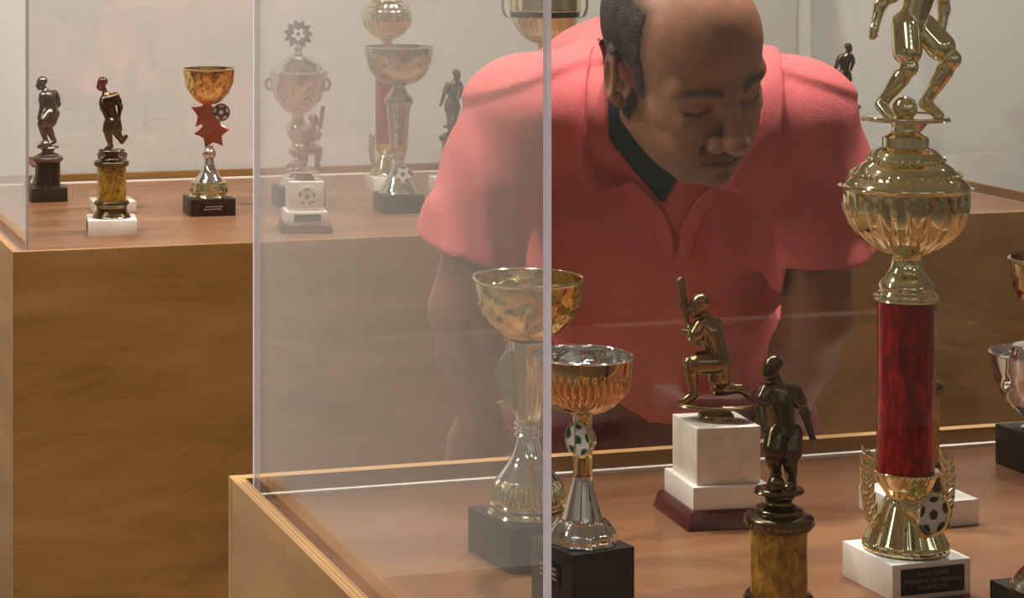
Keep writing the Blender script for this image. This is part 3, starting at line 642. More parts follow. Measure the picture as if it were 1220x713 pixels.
def low_cup(loc):
    t = thing('cup_trophy', 'wide low silver bowl on a black block at the right edge by the back pane', 'trophy', loc, math.radians(16), 'cups on the near plinth')
    obj('stone_base', box(0.072, 0.072, 0.042, (0, 0, 0.021), 0.001), 'black_stone', t)
    obj('stem', lathe(spline([(0.0, 0.042), (0.0, 0.042), (0.024, 0.042), (0.020, 0.046), (0.015, 0.050), (0.018, 0.055)], 4), 40), 'silver', t)
    obj('bowl', lathe(bowl_prof(0.056, 0.068, 0.052, 0.016, 0.02), 120, scroll(10, 0.05, 0.060, 0.105, 0.02)), 'silver', t)
    obj('bowl_lining', lathe(spline([(0.0562, 0.1195), (0.057, 0.1208), (0.0535, 0.1195), (0.046, 0.115), (0.038, 0.116), (0.0355, 0.120), (0.034, 0.126), (0.030, 0.129), (0.0004, 0.130)], 4), 64), 'silver', t, label='silver lid set into the bowl')
low_cup(D(1246, 2.28))
def tall_cup(loc):
    t = thing('cup_trophy', 'coppery cup on silver foot and black block, cut off at the right edge', 'trophy', loc, math.radians(16), 'cups on the near plinth')
    obj('stone_base', box(0.080, 0.080, 0.030, (0, 0, 0.015), 0.001), 'black_stone', t)
    z = 0.03
    obj('foot', lathe(spline([(0.0, z), (0.0, z), (0.037, z), (0.0385, z + 0.004), (0.035, z + 0.010), (0.024, z + 0.024), (0.012, z + 0.052), (0.009, z + 0.064)], 5), 56), 'silver', t)
    obj('stem', lathe(spline([(0.009, z + 0.062), (0.014, z + 0.070), (0.010, z + 0.078), (0.013, z + 0.150), (0.010, z + 0.200), (0.013, z + 0.214)], 5), 48), 'gold', t)
    obj('bowl', lathe(bowl_prof(0.041, 0.056, z + 0.212, 0.012), 96, scroll(12, 0.05, z + 0.222, z + 0.258, 0.02)), 'copper_gold', t)
    obj('rim', lathe(spline([(0.0405, z + 0.2655), (0.042, z + 0.268), (0.0395, z + 0.2695)], 3), 64), 'silver', t)
tall_cup(D(1265, 1.775))

# ================================================================== TROPHIES ON THE FAR PLINTH
column_player('pewter crouching footballer on a short black column, far left by the case edge', D(57, 4.44), math.radians(12), 'croucher_pewter', 'pewter', 0, 'black_gloss', 0.0255, 0.052, foot=False, base=0.072, bm_='black_stone', bh=0.028, metalm='pewter', group='figure trophies on the far plinth')
column_player('bronze runner with a kicked-up heel on a gold column and white block, far plinth', D(133, 3.97), math.radians(6), 'runner_bronze', 'bronze', 0, 'gold_film', 0.0262, 0.064, base=0.088, bh=0.030, group='figure trophies on the far plinth', plate=True)
def small_cup(name, label, loc, base_mat, rb, hb, R, zb, mat, cat='trophy'):
    t = thing(name, label, cat, loc, math.radians(12), 'small cups on the far plinth')
    obj('base', box(rb, rb, hb, (0, 0, hb / 2), 0.001), base_mat, t)
    obj('stem', lathe(spline([(0.0, hb), (0.0, hb), (R * 0.65, hb), (R * 0.62, hb + 0.004), (R * 0.25, hb + 0.02), (R * 0.16, hb + 0.035), (R * 0.3, hb + 0.04), (R * 0.18, hb + 0.046), (R * 0.2, zb + 0.002)], 4), 36), mat, t)
    obj('bowl', lathe(bowl_prof(R, R * 1.1, zb, R * 0.2), 56), mat, t)
small_cup('cup_trophy', 'small silver cup half hidden behind the pewter crouching footballer', D(43, 4.56), 'black_stone', 0.050, 0.02, 0.019, 0.052, 'silver')
small_cup('cup_trophy', 'small pewter cup on a pale base half hidden behind the bronze runner', D(134, 4.28), 'marble_grey', 0.082, 0.022, 0.030, 0.08, 'pewter')

def star_cup(loc):
    t = thing('cup_trophy', 'gold cup on a pair of red-gold stars with a green badge, far plinth', 'trophy', loc, math.radians(12), 'cups on the far plinth')
    b = obj('stone_base', box(0.088, 0.088, 0.033, (0, 0, 0.0165), 0.001), 'black_stone', t)
    plate_strokes(b, 0.05, 0.016, (0, -0.0447, 0.0165), (0, 0, 0), 2)
    z = 0.033
    obj('foot_ring', lathe(spline([(0.0, z), (0.0, z), (0.036, z), (0.0375, z + 0.004), (0.036, z + 0.008), (0.036, z + 0.008), (0.037, z + 0.012), (0.0355, z + 0.024), (0.032, z + 0.030), (0, z + 0.030)], 4), 72, flutes(40, 0.04, z + 0.010, z + 0.028)), 'gold', t)
    obj('cone', lathe(spline([(0.029, z + 0.030), (0.027, z + 0.034), (0.018, z + 0.046), (0.011, z + 0.062), (0.0085, z + 0.078)], 4), 48), 'silver', t)
    obj('knob', lathe(spline([(0.0085, z + 0.074), (0.013, z + 0.080), (0.013, z + 0.088), (0.009, z + 0.094), (0.009, z + 0.098)], 4), 36), 'silver', t)
    st = obj('lower_star', prism(star(6, 0.036, 0.019, 0.3), 0.008, 0.0015), 'star_red', t, (0.006, 0, z + 0.126), (0, 0.1, math.radians(-12)))
    obj('upper_star', prism(star(5, 0.034, 0.016, 0.1), 0.008, 0.0015), 'star_red', t, (-0.004, 0.004, z + 0.160), (0, 0, math.radians(-12)))
    medallion(t, 0.0175, 0.006, (0.022, -0.010, z + 0.164), math.radians(-10), 'pewter', 'green_print', 'white_print')
    z = 0.213
    obj('bowl', lathe(bowl_prof(0.051, 0.068, z, 0.014), 112, scroll(12, 0.05, z + 0.010, z + 0.056, 0.02)), 'gold_deep', t)
    obj('rim', lathe(spline([(0.0505, z + 0.066), (0.0522, z + 0.068), (0.0495, z + 0.0695)], 3), 64), 'gold', t)
star_cup(D(249, 4.24))

def lidded_cup(loc):
    t = thing('cup_trophy', 'lidded silver cup topped by a laurel wreath badge, behind the far batsman', 'trophy', loc, math.radians(12), 'cups on the far plinth')
    obj('stone_base', box(0.090, 0.090, 0.040, (0, 0, 0.020), 0.001), 'black_stone', t)
    z = 0.040
    obj('foot', lathe(spline([(0.0, z), (0.0, z), (0.036, z), (0.036, z + 0.006), (0.026, z + 0.022), (0.014, z + 0.050), (0.011, z + 0.058)], 4), 48), 'silver', t)
    obj('stem', lathe(spline([(0.011, z + 0.056), (0.019, z + 0.066), (0.019, z + 0.074), (0.011, z + 0.084), (0.021, z + 0.100), (0.023, z + 0.118), (0.012, z + 0.132), (0.014, z + 0.146)], 5), 48), 'silver_worn', t)
    z = 0.184
    obj('bowl', lathe(bowl_prof(0.058, 0.082, z, 0.014), 112, scroll(11, 0.05, z + 0.010, z + 0.070, 0.02)), 'silver_worn', t)
    ld = obj('lid', lathe(spline([(0.060, z + 0.081), (0.0605, z + 0.084), (0.052, z + 0.090), (0.040, z + 0.102), (0.022, z + 0.114), (0.011, z + 0.119), (0.008, z + 0.126), (0.010, z + 0.131), (0.0, z + 0.134)], 5), 56), 'silver', t)
    for sx in (-1, 1):
        h = obj('handle', lathe([(0.0, 0.0)], 4) if False else prism([(sx * x, zz) for x, zz in [(0.0, 0.0), (0.014, 0.004), (0.018, 0.018), (0.010, 0.030), (0.000, 0.030), (0.008, 0.024), (0.012, 0.016), (0.009, 0.008), (0.0, 0.006)]], 0.006, 0.001), 'silver_worn', t, (sx * 0.050 * math.cos(-0.2), sx * 0.050 * math.sin(-0.2), z + 0.042), (0, 0, math.radians(-12)))
    mb = medallion(t, 0.0165, 0.006, (0, -0.002, z + 0.158), math.radians(-14), 'pewter', 'white_print', 'green_print', 'wreath_badge')
    bm = bmesh.new()
    for i in range(10):
        a = math.radians(-150 + i * 300 / 9 + 0)
        ca, sa = math.cos(a), math.sin(a)
        pts = [(-0.006, 0, 0.013), (0.006, 0, 0.013), (0.0075, -0.001, 0.022), (0.002, 0, 0.030), (-0.004, -0.001, 0.022)]
        vs = [bm.verts.new((x * ca + zz * sa, y, -x * sa + zz * ca)) for x, y, zz in pts] + [bm.verts.new((x * ca + zz * sa, y + 0.004, -x * sa + zz * ca)) for x, y, zz in pts]
        bm.faces.new(vs[:5]); bm.faces.new(vs[5:][::-1])
        for q in range(5): bm.faces.new((vs[q], vs[5 + q], vs[5 + (q + 1) % 5], vs[(q + 1) % 5]))
    obj('wreath', bm_mesh(bm, 'wreath', smooth=False), 'pewter', mb)
    obj('wreath_post', lathe([(0, z + 0.130), (0.004, z + 0.130), (0.003, z + 0.146), (0, z + 0.146)], 16), 'silver', t)
lidded_cup(D(355, 4.36))
cricket('kneeling batsman on marble block with round relief, in front of the lidded cup', D(363, 4.01), math.radians(6), math.radians(172), False, True)

def cone_cup(loc):
    t = thing('cup_trophy', 'wide tarnished silver cup on tapered column, football badge at its silver foot, far plinth', 'trophy', loc, math.radians(12), 'cups on the far plinth')
    b = obj('stone_base', box(0.082, 0.082, 0.036, (0, 0, 0.018), 0.001), 'black_stone', t)
    obj('name_plate', box(0.048, 0.0012, 0.020, (0.004, -0.0414, 0.018), 0.0003), 'black_gloss', b)
    z = 0.036
    obj('foot', lathe(spline([(0.0, z), (0.0, z), (0.037, z), (0.038, z + 0.004), (0.035, z + 0.010), (0.035, z + 0.010), (0.028, z + 0.022), (0.016, z + 0.044), (0.0095, z + 0.062), (0.0095, z + 0.070)], 5), 56), 'silver', t)
    medallion(t, 0.019, 0.010, (0.0, -0.030, z + 0.040), math.radians(-18), 'silver', 'white_print', 'green_print')
    obj('knob', lathe(spline([(0.0095, z + 0.066), (0.015, z + 0.072), (0.0105, z + 0.080)], 4), 36), 'silver', t)
    obj('stem', lathe(spline([(0.0105, z + 0.078), (0.016, z + 0.086), (0.020, z + 0.140), (0.024, z + 0.176)], 6), 64, lambda th, r, zz: r * (1 + 0.05 * (abs(math.sin(6 * th)) - 0.5))), 'silver_worn', t)
    obj('stem_cap', lathe(spline([(0.0, z + 0.174), (0.0, z + 0.174), (0.0265, z + 0.174), (0.0265, z + 0.188), (0.020, z + 0.194), (0.014, z + 0.204), (0.012, z + 0.212)], 4), 48), 'silver_worn', t)
    z = 0.246
    obj('bowl', lathe(bowl_prof(0.068, 0.076, z, 0.012, full=0.3), 112, scroll(8, 0.03, z + 0.012, z + 0.060, 0.03)), 'silver_worn', t)
    obj('rim', lathe(spline([(0.0675, z + 0.074), (0.0695, z + 0.076), (0.0665, z + 0.0775)], 3), 64), 'silver', t)
cone_cup(D(475, 4.27))
red_far = red_trophy('red-columned gold trophy behind the wide tarnished silver cup, far plinth', D(461, 4.60), math.radians(12), math.radians(0), False, 0.178)
# --- figures and cups that rise behind the man
column_player('dark footballer with arm held out, seen over the shoulder under the gold cups', D(541, 4.50), math.radians(12), 'dribbler_bronze', 'black_bronze' if False else 'bronze', math.radians(186), 'gold_film', 0.026, 0.046, scale=1.12, base=0.085, bh=0.04, group='figure trophies on the far plinth')
column_player('dark footballer seen over the far shoulder by the gold figure', D(1008, 4.85), math.radians(12), 'dribbler_bronze', 'bronze', math.radians(176), 'gold_film', 0.026, 0.080, scale=1.12, base=0.085, bh=0.04, group='figure trophies on the far plinth')
def banded_cup(loc):
    t = thing('cup_trophy', 'large silver bowl with a black band above the left shoulder, cut by the top edge', 'trophy', loc, math.radians(12), 'cups on the far plinth')
    obj('stone_base', box(0.12, 0.12, 0.05, (0, 0, 0.025), 0.001), 'black_stone', t)
    z = 0.05
    obj('foot', lathe(spline([(0.0, z), (0.0, z), (0.052, z), (0.053, z + 0.006), (0.040, z + 0.024), (0.020, z + 0.07), (0.013, z + 0.10)], 5), 48), 'silver', t)
    obj('stem', lathe(spline([(0.013, z + 0.096), (0.022, z + 0.110), (0.014, z + 0.122), (0.018, z + 0.22), (0.014, z + 0.250), (0.02, z + 0.263)], 5), 48), 'gold', t)
    z = 0.310
    obj('bowl', lathe(spline([(0.018, z), (0.036, z + 0.008), (0.056, z + 0.030), (0.070, z + 0.056), (0.072, z + 0.060)], 6), 112, flutes(34, 0.05, z + 0.006, z + 0.054)), 'gold', t)
    obj('band', lathe([(0.070, z + 0.058), (0.0722, z + 0.058), (0.0722, z + 0.072), (0.070, z + 0.072)], 64), 'black_gloss', t)
    obj('bowl_rim', lathe(spline([(0.0718, z + 0.071), (0.0745, z + 0.0725), (0.0755, z + 0.10), (0.080, z + 0.125), (0.0785, z + 0.125), (0.073, z + 0.100), (0.070, z + 0.070), (0.04, z + 0.03), (0.0004, z + 0.012)], 5), 64), 'gold', t)
    for sx in (-1, 1):
        bm = bmesh.new(); pth = [(0.070, 0.055), (0.082, 0.060), (0.088, 0.080), (0.086, 0.105), (0.077, 0.118)]
        pp = spline(pth, 5); pr = None
        for x, zz in pp:
            ring = [bm.verts.new((sx * (x + 0.0035 * math.cos(q * PI / 4)), 0.0035 * math.sin(q * PI / 4), z + zz)) for q in range(8)]
            if pr:
                for q in range(8): bm.faces.new((pr[q], pr[(q + 1) % 8], ring[(q + 1) % 8], ring[q]))
            pr = ring
        obj('handle', bm_mesh(bm, 'handle', ang=80), 'silver', t, rot=(0, 0, math.radians(-12)))
banded_cup(D(649, 4.55))
def back_cup(loc):
    t = thing('cup_trophy', 'gold-rimmed reddish cup seen between the legs of the gold footballer', 'trophy', loc, math.radians(12), 'cups on the far plinth')
    obj('stone_base', box(0.08, 0.08, 0.035, (0, 0, 0.0175), 0.001), 'black_stone', t)
    obj('stem', lathe(spline([(0.0, 0.035), (0.0, 0.035), (0.033, 0.035), (0.033, 0.04), (0.018, 0.07), (0.009, 0.10), (0.013, 0.11), (0.009, 0.12), (0.010, 0.125)], 4), 40), 'silver', t)
    obj('bowl', lathe(bowl_prof(0.037, 0.042, 0.124, 0.009), 64), 'star_red', t)
    obj('rim', lathe(spline([(0.0365, 0.164), (0.0382, 0.166), (0.0358, 0.1675)], 3), 48), 'gold', t)
back_cup(D(1086, 4.55))

# ================================================================== THE MAN LEANING TOWARDS THE NEAR CASE
def rot(y, p, r):
    return np.array(Matrix.Rotation(PI + y, 3, 'Z') @ Matrix.Rotation(-p, 3, 'X') @ Matrix.Rotation(r, 3, 'Y'))
def A(px, py, Y): return np.array(P(px, py, Y))
HR = rot(math.radians(27), math.radians(27), math.radians(13)); HO = A(811, 77, 2.47)
MAN = np.array((0.552, 2.98, 0.0))
def head_w(p): return HR @ np.array(p) + HO
NK = np.array((0.515, 2.76, 1.305)); NKL = HR.T @ (NK - HO)          # root of the neck, in the room and in the head's frame
def hair_side(X, Y, Z):
    sd = np.maximum(Y - (0.032 - 0.25 * np.clip(Z - 0.03, 0, 1)), -0.052 - Z)                        # behind the temple, above the nape
    sd = np.maximum(sd, -(np.abs(X) - (0.052 - 0.55 * np.clip(-0.02 - Y, 0, 0.2))))                  # sides only, closing round the back
    sd = np.maximum(sd, Z - (0.094 + 0.1 * np.clip(-Y, 0, 0.1)))
    ear = np.sqrt((np.abs(X) - 0.084) ** 2 + (Y + 0.006) ** 2 + ((Z + 0.006) * 0.75) ** 2) - 0.026
    sd = np.maximum(sd, -ear)
    return np.maximum(sd, np.where(Y > 0.008, -0.012 - Z, -1))
# --- head in its own frame: x to his right, y forward, z up
def build_head(off=0.0, neck=True):
    f = Field((-0.115, -0.27, -0.21), (0.115, 0.145, 0.155), 0.0021)
    f.ell((0, -0.014, 0.045), (0.0775, 0.099, 0.088), 0.02)
    f.ell((0, 0.032, 0.048), (0.064, 0.056, 0.064), 0.03)
    f.ell((0, 0.036, -0.022), (0.060, 0.056, 0.072), 0.03)
    f.ell((0, 0.030, -0.066), (0.054, 0.058, 0.042), 0.025)
    for s in (-1, 1):
        f.cap((s * 0.052, -0.005, -0.055), (s * 0.026, 0.068, -0.090), 0.017, 0.016, k=0.025)       # jaw
        f.ell((s * 0.044, 0.056, -0.016), (0.022, 0.024, 0.020), 0.02)                               # cheekbone
        f.cap((s * 0.050, 0.068, 0.022), (s * 0.014, 0.090, 0.017), 0.0125, 0.0120, k=0.010)         # brow ridge
        f.ell((s * 0.035, 0.104, 0.004), (0.021, 0.020, 0.012), 0.012, sub=True)                    # socket
        f.ell((s * 0.034, 0.0735, 0.004), (0.0165, 0.0155, 0.0125), 0.006)                          # lidded eye
        f.ell((s * 0.036, 0.0795, -0.015), (0.018, 0.010, 0.007), 0.010)                              # bag under the eye
        f.ell((s * 0.036, 0.073, -0.045), (0.020, 0.016, 0.022), 0.02)                                # cheek
    f.cap((0, 0.081, -0.086), (0, 0.086, -0.093), 0.020, 0.016, k=0.02)                               # chin
    f.ell((0, 0.078, -0.060), (0.034, 0.022, 0.026), 0.02)                                            # muzzle
    f.cap((0, 0.090, 0.012), (0, 0.1145, -0.032), 0.0082, 0.0125, k=0.010)                            # nose
    f.ell((0, 0.1165, -0.034), (0.0145, 0.0135, 0.0120), 0.006)
    for s in (-1, 1):
        f.ell((s * 0.0180, 0.101, -0.0375), (0.0115, 0.0135, 0.0105), 0.004)
        f.ell((s * 0.0075, 0.110, -0.0460), (0.0042, 0.0055, 0.0040), 0.002, sub=True)
        f.cap((s * 0.021, 0.097, -0.038), (s * 0.036, 0.084, -0.064), 0.0026, 0.0030, k=0.006, sub=True)   # smile fold
    for s in (-1, 1):
        f.cap((0, 0.1005, -0.0600), (s * 0.027, 0.0860, -0.0655), 0.0060, 0.0032, k=0.005)
        f.cap((0, 0.0990, -0.0745), (s * 0.024, 0.0865, -0.0695), 0.0074, 0.0034, k=0.005)
        f.cap((0, 0.1070, -0.0668), (s * 0.029, 0.0890, -0.0672), 0.0024, 0.0018, k=0.002, sub=True)
    f.cap((0, 0.103, -0.083), (s * 0.0, 0.103, -0.083), 0.006, k=0.008, sub=True)
    for s in (-1, 1):                                                                                  # lid line, brow furrow, ear
        f.cap((s * 0.019, 0.0900, -0.0015), (s * 0.034, 0.0905, -0.0040), 0.0013, k=0.002, sub=True)
        f.cap((s * 0.034, 0.0905, -0.0040), (s * 0.050, 0.0800, -0.0010), 0.0013, k=0.002, sub=True)
        f.cap((s * 0.007, 0.103, 0.020), (s * 0.009, 0.102, 0.038), 0.0028, k=0.005, sub=True); f.cap((s * 0.012, 0.098, 0.014), (s * 0.004, 0.101, 0.010), 0.003, k=0.006, sub=True)
        Re = np.array(Matrix.Rotation(s * -0.38, 3, 'Z') @ Matrix.Rotation(0.20, 3, 'X'))
        f.ell((s * 0.0835, -0.014, 0.002), (0.0075, 0.0185, 0.0320), 0.006, R=Re)
        f.ell((s * 0.0890, -0.010, 0.000), (0.0060, 0.0095, 0.0190), 0.004, R=Re, sub=True)
        f.ell((s * 0.079, -0.003, -0.028), (0.0065, 0.009, 0.0105), 0.006)
        f.ell((s * 0.0815, 0.004, -0.004), (0.0045, 0.005, 0.008), 0.004)
    if neck:
        f.cap((0, -0.045, -0.030), NKL, 0.055, 0.060, k=0.02); f.cap((0, -0.01, -0.075), NKL + np.array((0, 0, -0.03)), 0.035, 0.045, k=0.025)
    return f
hf = build_head()
hv, hq = hf.nets()
x, y, z = hv[:, 0], hv[:, 1], hv[:, 2]
col = np.tile(np.array(srgb(166, 118, 90)[:3]), (len(hv), 1))
def tint(mask, c, a):
    m = np.clip(mask, 0, 1)[:, None] * a; col[:] = col * (1 - m) + np.array(srgb(*c)[:3]) * m
ax_ = np.abs(x)
sm = lambda v, a, b: np.clip((v - a) / (b - a), 0, 1)
tint(sm(z, 0.03, 0.09) * sm(y, -0.05, 0.05), (176, 122, 90), 0.6)                                       # paler bald forehead
tint(sm(-z, 0.048, 0.066) * sm(y, 0.0, 0.05) * (1 - sm(-z, 0.12, 0.14)), (92, 70, 58), 0.45)             # stubble
tint(sm(-np.abs(z + 0.0675), -0.011, -0.007) * sm(-ax_, -0.030, -0.024) * sm(y, 0.084, 0.090), (124, 70, 60), 0.75); tint(sm(-np.abs(z + 0.0668), -0.0030, -0.0015) * sm(-ax_, -0.031, -0.027) * sm(y, 0.084, 0.088), (40, 22, 18), 0.8)   # lips; shade in the mouth crease painted dark
tint(sm(-np.abs(z + 0.0525), -0.009, -0.004) * sm(-ax_, -0.034, -0.024) * sm(y, 0.080, 0.088), (60, 44, 36), 0.5)           # moustache stubble
bz = 0.0275 - 9.0 * (ax_ - 0.030) ** 2
tint(sm(-np.abs(z - bz), -0.0065, -0.0025) * sm(ax_, 0.010, 0.015) * sm(-ax_, -0.055, -0.048) * sm(y, 0.05, 0.06), (34, 26, 22), 0.85)   # eyebrows
tint(sm(-np.abs(z + 0.0030), -0.0032, -0.0014) * sm(ax_, 0.017, 0.020) * sm(-ax_, -0.052, -0.047) * sm(y, 0.070, 0.078), (20, 14, 12), 0.9)  # lashes
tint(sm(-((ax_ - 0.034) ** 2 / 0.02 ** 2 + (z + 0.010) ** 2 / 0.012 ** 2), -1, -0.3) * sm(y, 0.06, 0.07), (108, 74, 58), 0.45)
tint(sm(-hair_side(x, y, z), -0.011, 0.002), (58, 46, 40), 0.75)                                        # cropped fringe of hair
hv_w = hv @ HR.T + HO
# --- body in the room
sl, sr = A(611, 140, 2.67), A(963, 144, 2.67)
el, wl = A(552, 368, 2.69), A(572, 492, 2.85)
er, wr = A(974, 376, 2.69), A(930, 496, 2.85)
neckb = A(803, 120, 2.68); hip = np.array((0.552, 3.02, 0.92))
hl, hr_ = hip + np.array((-0.10, 0, -0.02)), hip + np.array((0.10, 0, -0.02))
kl, kr = np.array((0.335, 2.93, 0.50)), np.array((0.76, 2.93, 0.50))
al, ar = np.array((0.315, 3.05, 0.08)), np.array((0.775, 3.05, 0.08))
bf = Field((0.16, 2.50, -0.01), (0.92, 3.28, 1.42), 0.0052)
waist = hip * 0.62 + neckb * 0.38; chest = hip * 0.30 + neckb * 0.70
TD = neckb - hip; TD = TD / np.linalg.norm(TD); TR = np.stack([np.array((1, 0, 0)), np.cross(TD, (1, 0, 0)), TD], 1)
bf.ell(hip, (0.165, 0.11, 0.13), 0.05, TR); bf.ell(waist, (0.150, 0.105, 0.17), 0.05, TR); bf.ell(chest, (0.150, 0.095, 0.14), 0.03, TR)
bf.cap(sl * 0.92 + sr * 0.08 + np.array((0, 0.03, -0.02)), sr * 0.92 + sl * 0.08 + np.array((0, 0.03, -0.02)), 0.048, k=0.02)
bf.cap(NK + np.array((0, 0.06, -0.04)), NK, 0.064, 0.058, k=0.03)
def hand(f, wp, d, n_, sgn):
    """palm and five fingers; d along the hand, n_ back of the hand, sgn side of the thumb"""
    d = d / np.linalg.norm(d); n_ = n_ - d * (n_ @ d); n_ /= np.linalg.norm(n_); s = np.cross(d, n_) * sgn
    Rm = np.stack([s, d, n_], 1)
    f.ell(wp + d * 0.050, (0.041, 0.056, 0.0165), 0.012, Rm)
    for off, L in ((-0.030, 0.058), (-0.010, 0.072), (0.011, 0.078), (0.031, 0.070)):
        p0 = wp + d * 0.082 + s * off; p1 = p0 + (d * 0.95 - n_ * 0.25) * L * 0.48 + s * off * 0.15; p2 = p1 + (d * 0.75 - n_ * 0.65) * L * 0.32; p3 = p2 + (d * 0.5 - n_ * 0.85) * L * 0.24
        f.cap(p0 - d * 0.02, p1, 0.0098, 0.0090, k=0.004); f.cap(p1, p2, 0.0090, 0.0082, k=0.004); f.cap(p2, p3, 0.0082, 0.0072, k=0.004)
    t0 = wp + d * 0.024 + s * 0.026; t1 = t0 + (d * 0.6 + s * 0.75 - n_ * 0.15) * 0.038; t2 = t1 + (d * 0.85 + s * 0.35 - n_ * 0.3) * 0.032
    f.cap(t0, t1, 0.0140, 0.0105, k=0.008); f.cap(t1, t2, 0.0105, 0.0085, k=0.004)
for s_, e_, w_, th, sg in ((sl, el, wl, np.array((-0.05, 0.25, -0.95)), -1), (sr, er, wr, np.array((0.0, 0.25, -0.95)), 1)):
    bf.cap(s_, e_, 0.052, 0.041, k=0.02); bf.ell(s_ * 0.55 + e_ * 0.45, (0.048, 0.050, 0.075), 0.03)
    bf.cap(e_, e_ * 0.62 + w_ * 0.38, 0.041, 0.041, k=0.012); bf.cap(e_ * 0.62 + w_ * 0.38, w_, 0.041, 0.029, k=0.012)
    hand(bf, w_, th, np.array((0, -1.0, 0.1)), sg)
for h_, k_, a_ in ((hl, kl, al), (hr_, kr, ar)):
    bf.cap(h_, k_, 0.082, 0.058, k=0.03); bf.cap(k_, a_, 0.054, 0.038, k=0.03); bf.cap(a_ + np.array((0, 0.03, -0.03)), a_ + np.array((0, -0.13, -0.045)), 0.036, 0.03, k=0.02)
bv, bq = bf.nets()
bcol = np.tile(np.array(srgb(138, 92, 66)[:3]), (len(bv), 1))
me = np_mesh('person', np.concatenate([hv_w, bv]) - MAN, np.concatenate([hq, bq + len(hv)]))
at = me.color_attributes.new('Col', 'FLOAT_COLOR', 'POINT')
cc = np.ones((len(hv) + len(bv), 4), np.float32); cc[:, :3] = np.concatenate([col, bcol]); 
if len(at.data) == len(cc): at.data.foreach_set('color', cc.ravel())
person = obj('person', me, 'skin', None, tuple(MAN))
tag(person, 'balding man in coral polo shirt bending forward to peer into the near case', 'person')
# --- hair: short dark sides and back
hh = build_head(neck=False)
X, Y, Z = hh.grid()
side = hair_side(X, Y, Z)
shell = np.abs(hh.F + 0.0003) - (0.0006 + 0.0024 * np.clip(-side / 0.016, 0, 1))
nz = 0.0016 * np.sin(Y * 900 + 3 * np.sin(Z * 500)) * np.sin(Z * 820 + Y * 300)
hh.F = np.maximum(shell, side * 0.7 + nz).astype(np.float32)
v_, q_ = hh.nets()
obj('hair', np_mesh('hair', v_ @ HR.T + HO - MAN, q_), 'hair', person)
# --- polo shirt
SO = neckb
sf = Field((0.16, 2.48, 0.82), (0.90, 3.26, 1.42), 0.0046)
sf.ell(hip + np.array((0, -0.01, 0.00)), (0.188, 0.135, 0.12), 0.05, TR); sf.ell(waist, (0.182, 0.138, 0.17), 0.06, TR); sf.ell(chest, (0.192, 0.128, 0.17), 0.06, TR)
sf.cap(sl * 0.92 + sr * 0.08 + np.array((0, 0, 0.004)), sr * 0.92 + sl * 0.08 + np.array((0, 0, 0.004)), 0.064, k=0.035)
sf.ell(np.array((0.525, 2.87, 1.255)), (0.175, 0.15, 0.122), 0.05)
sf.cap(sl * 0.8 + neckb * 0.2 + np.array((0, 0.03, 0.0)), neckb + np.array((0, 0.07, 0.03)), 0.055, 0.07, k=0.04)
sf.cap(sr * 0.8 + neckb * 0.2 + np.array((0, 0.03, 0.0)), neckb + np.array((0, 0.07, 0.03)), 0.055, 0.07, k=0.04)
sf.cap(neckb + np.array((0, 0.05, 0.0)), chest + np.array((0, 0.03, 0.06)), 0.085, 0.08, k=0.06)
sf.cap(NK + np.array((0, 0.05, -0.04)), NK + np.array((-0.008, -0.075, -0.020)), 0.078, 0.068, k=0.04)
cuffs = []
for s_, e_, out in ((sl, el, -1), (sr, er, 1)):
    m_ = s_ * 0.26 + e_ * 0.74 + np.array((out * 0.008, 0.006, 0.0)); d = m_ - s_; L = np.linalg.norm(d); dn = d / L
    sf.cap(s_ + np.array((0, 0.0, 0)), m_, 0.062, 0.073, k=0.03)
    cuffs.append((m_, dn))
# folds
X, Y, Z = sf.grid()
fold = 0.0042 * np.sin(38 * X + 5 * np.sin(9 * Z + 3 * X)) * np.clip((1.22 - Z) / 0.15, 0, 1) + 0.0035 * np.sin(46 * Z - 20 * np.abs(X - 0.50) + 2 * np.sin(14 * X)) * np.clip((1.26 - Z) / 0.1, 0, 1)
fold = fold + 0.0055 * np.sin(105 * (X - 0.3) + 25 * Z + 30 * Y) * np.clip((0.33 - X) / 0.05, 0, 1) * np.clip((1.27 - Z) / 0.06, 0, 1) + 0.0055 * np.sin(105 * (X - 0.7) - 25 * Z + 30 * Y) * np.clip((X - 0.69) / 0.05, 0, 1) * np.clip((1.27 - Z) / 0.06, 0, 1)
# hem
hem = -((X - hip[0]) * TD[0] + (Y - hip[1]) * TD[1] + (Z - hip[2]) * TD[2]) - 0.045
neckv = sf  # V opening at the throat
yk = np.clip((Z - (1.318 - 0.33 * np.clip(np.abs(X - 0.505) - 0.10, 0, 1))) / 0.010, 0, 1) * np.clip((2.80 - Y) / 0.05, 0, 1)      # shoulder yoke
sf.F = np.maximum(sf.F + fold - 0.006 * yk, hem).astype(np.float32)
for m_, dn in cuffs:
    # cut the cuff flat and hollow it
    c0 = m_ - dn * 0.012
    def cut(x, y, z, c0=c0, dn=dn, m_=m_):
        pl = (x - c0[0]) * dn[0] + (y - c0[1]) * dn[1] + (z - c0[2]) * dn[2]
        rr = (x - 0.300) if dn[0] < 0 else (0.650 - x)
        return np.maximum(np.maximum(-pl, pl - 0.16), rr + 0 * pl)
    sf.put(cut, m_ - 0.14, m_ + 0.14, 0.004, sub=True)
    sf.cap(c0 - dn * 0.030, c0 + dn * 0.05, 0.054, 0.058, k=0.004, sub=True)
F0 = sf.F.copy()
def vcut(x, y, z):
    t = np.clip((z - 1.150) / 0.085, 0, 1.0)
    return np.maximum(np.maximum(np.abs(x - (0.499 - 0.018 * t)) - 0.054 * t, 1.146 - z) * 0.85, y - 2.75)
sf.put(vcut, np.array((0.40, 2.46, 1.14)), np.array((0.60, 2.76, 1.32)), 0.003, sub=True)
nk0 = head_w((0, -0.02, -0.06))
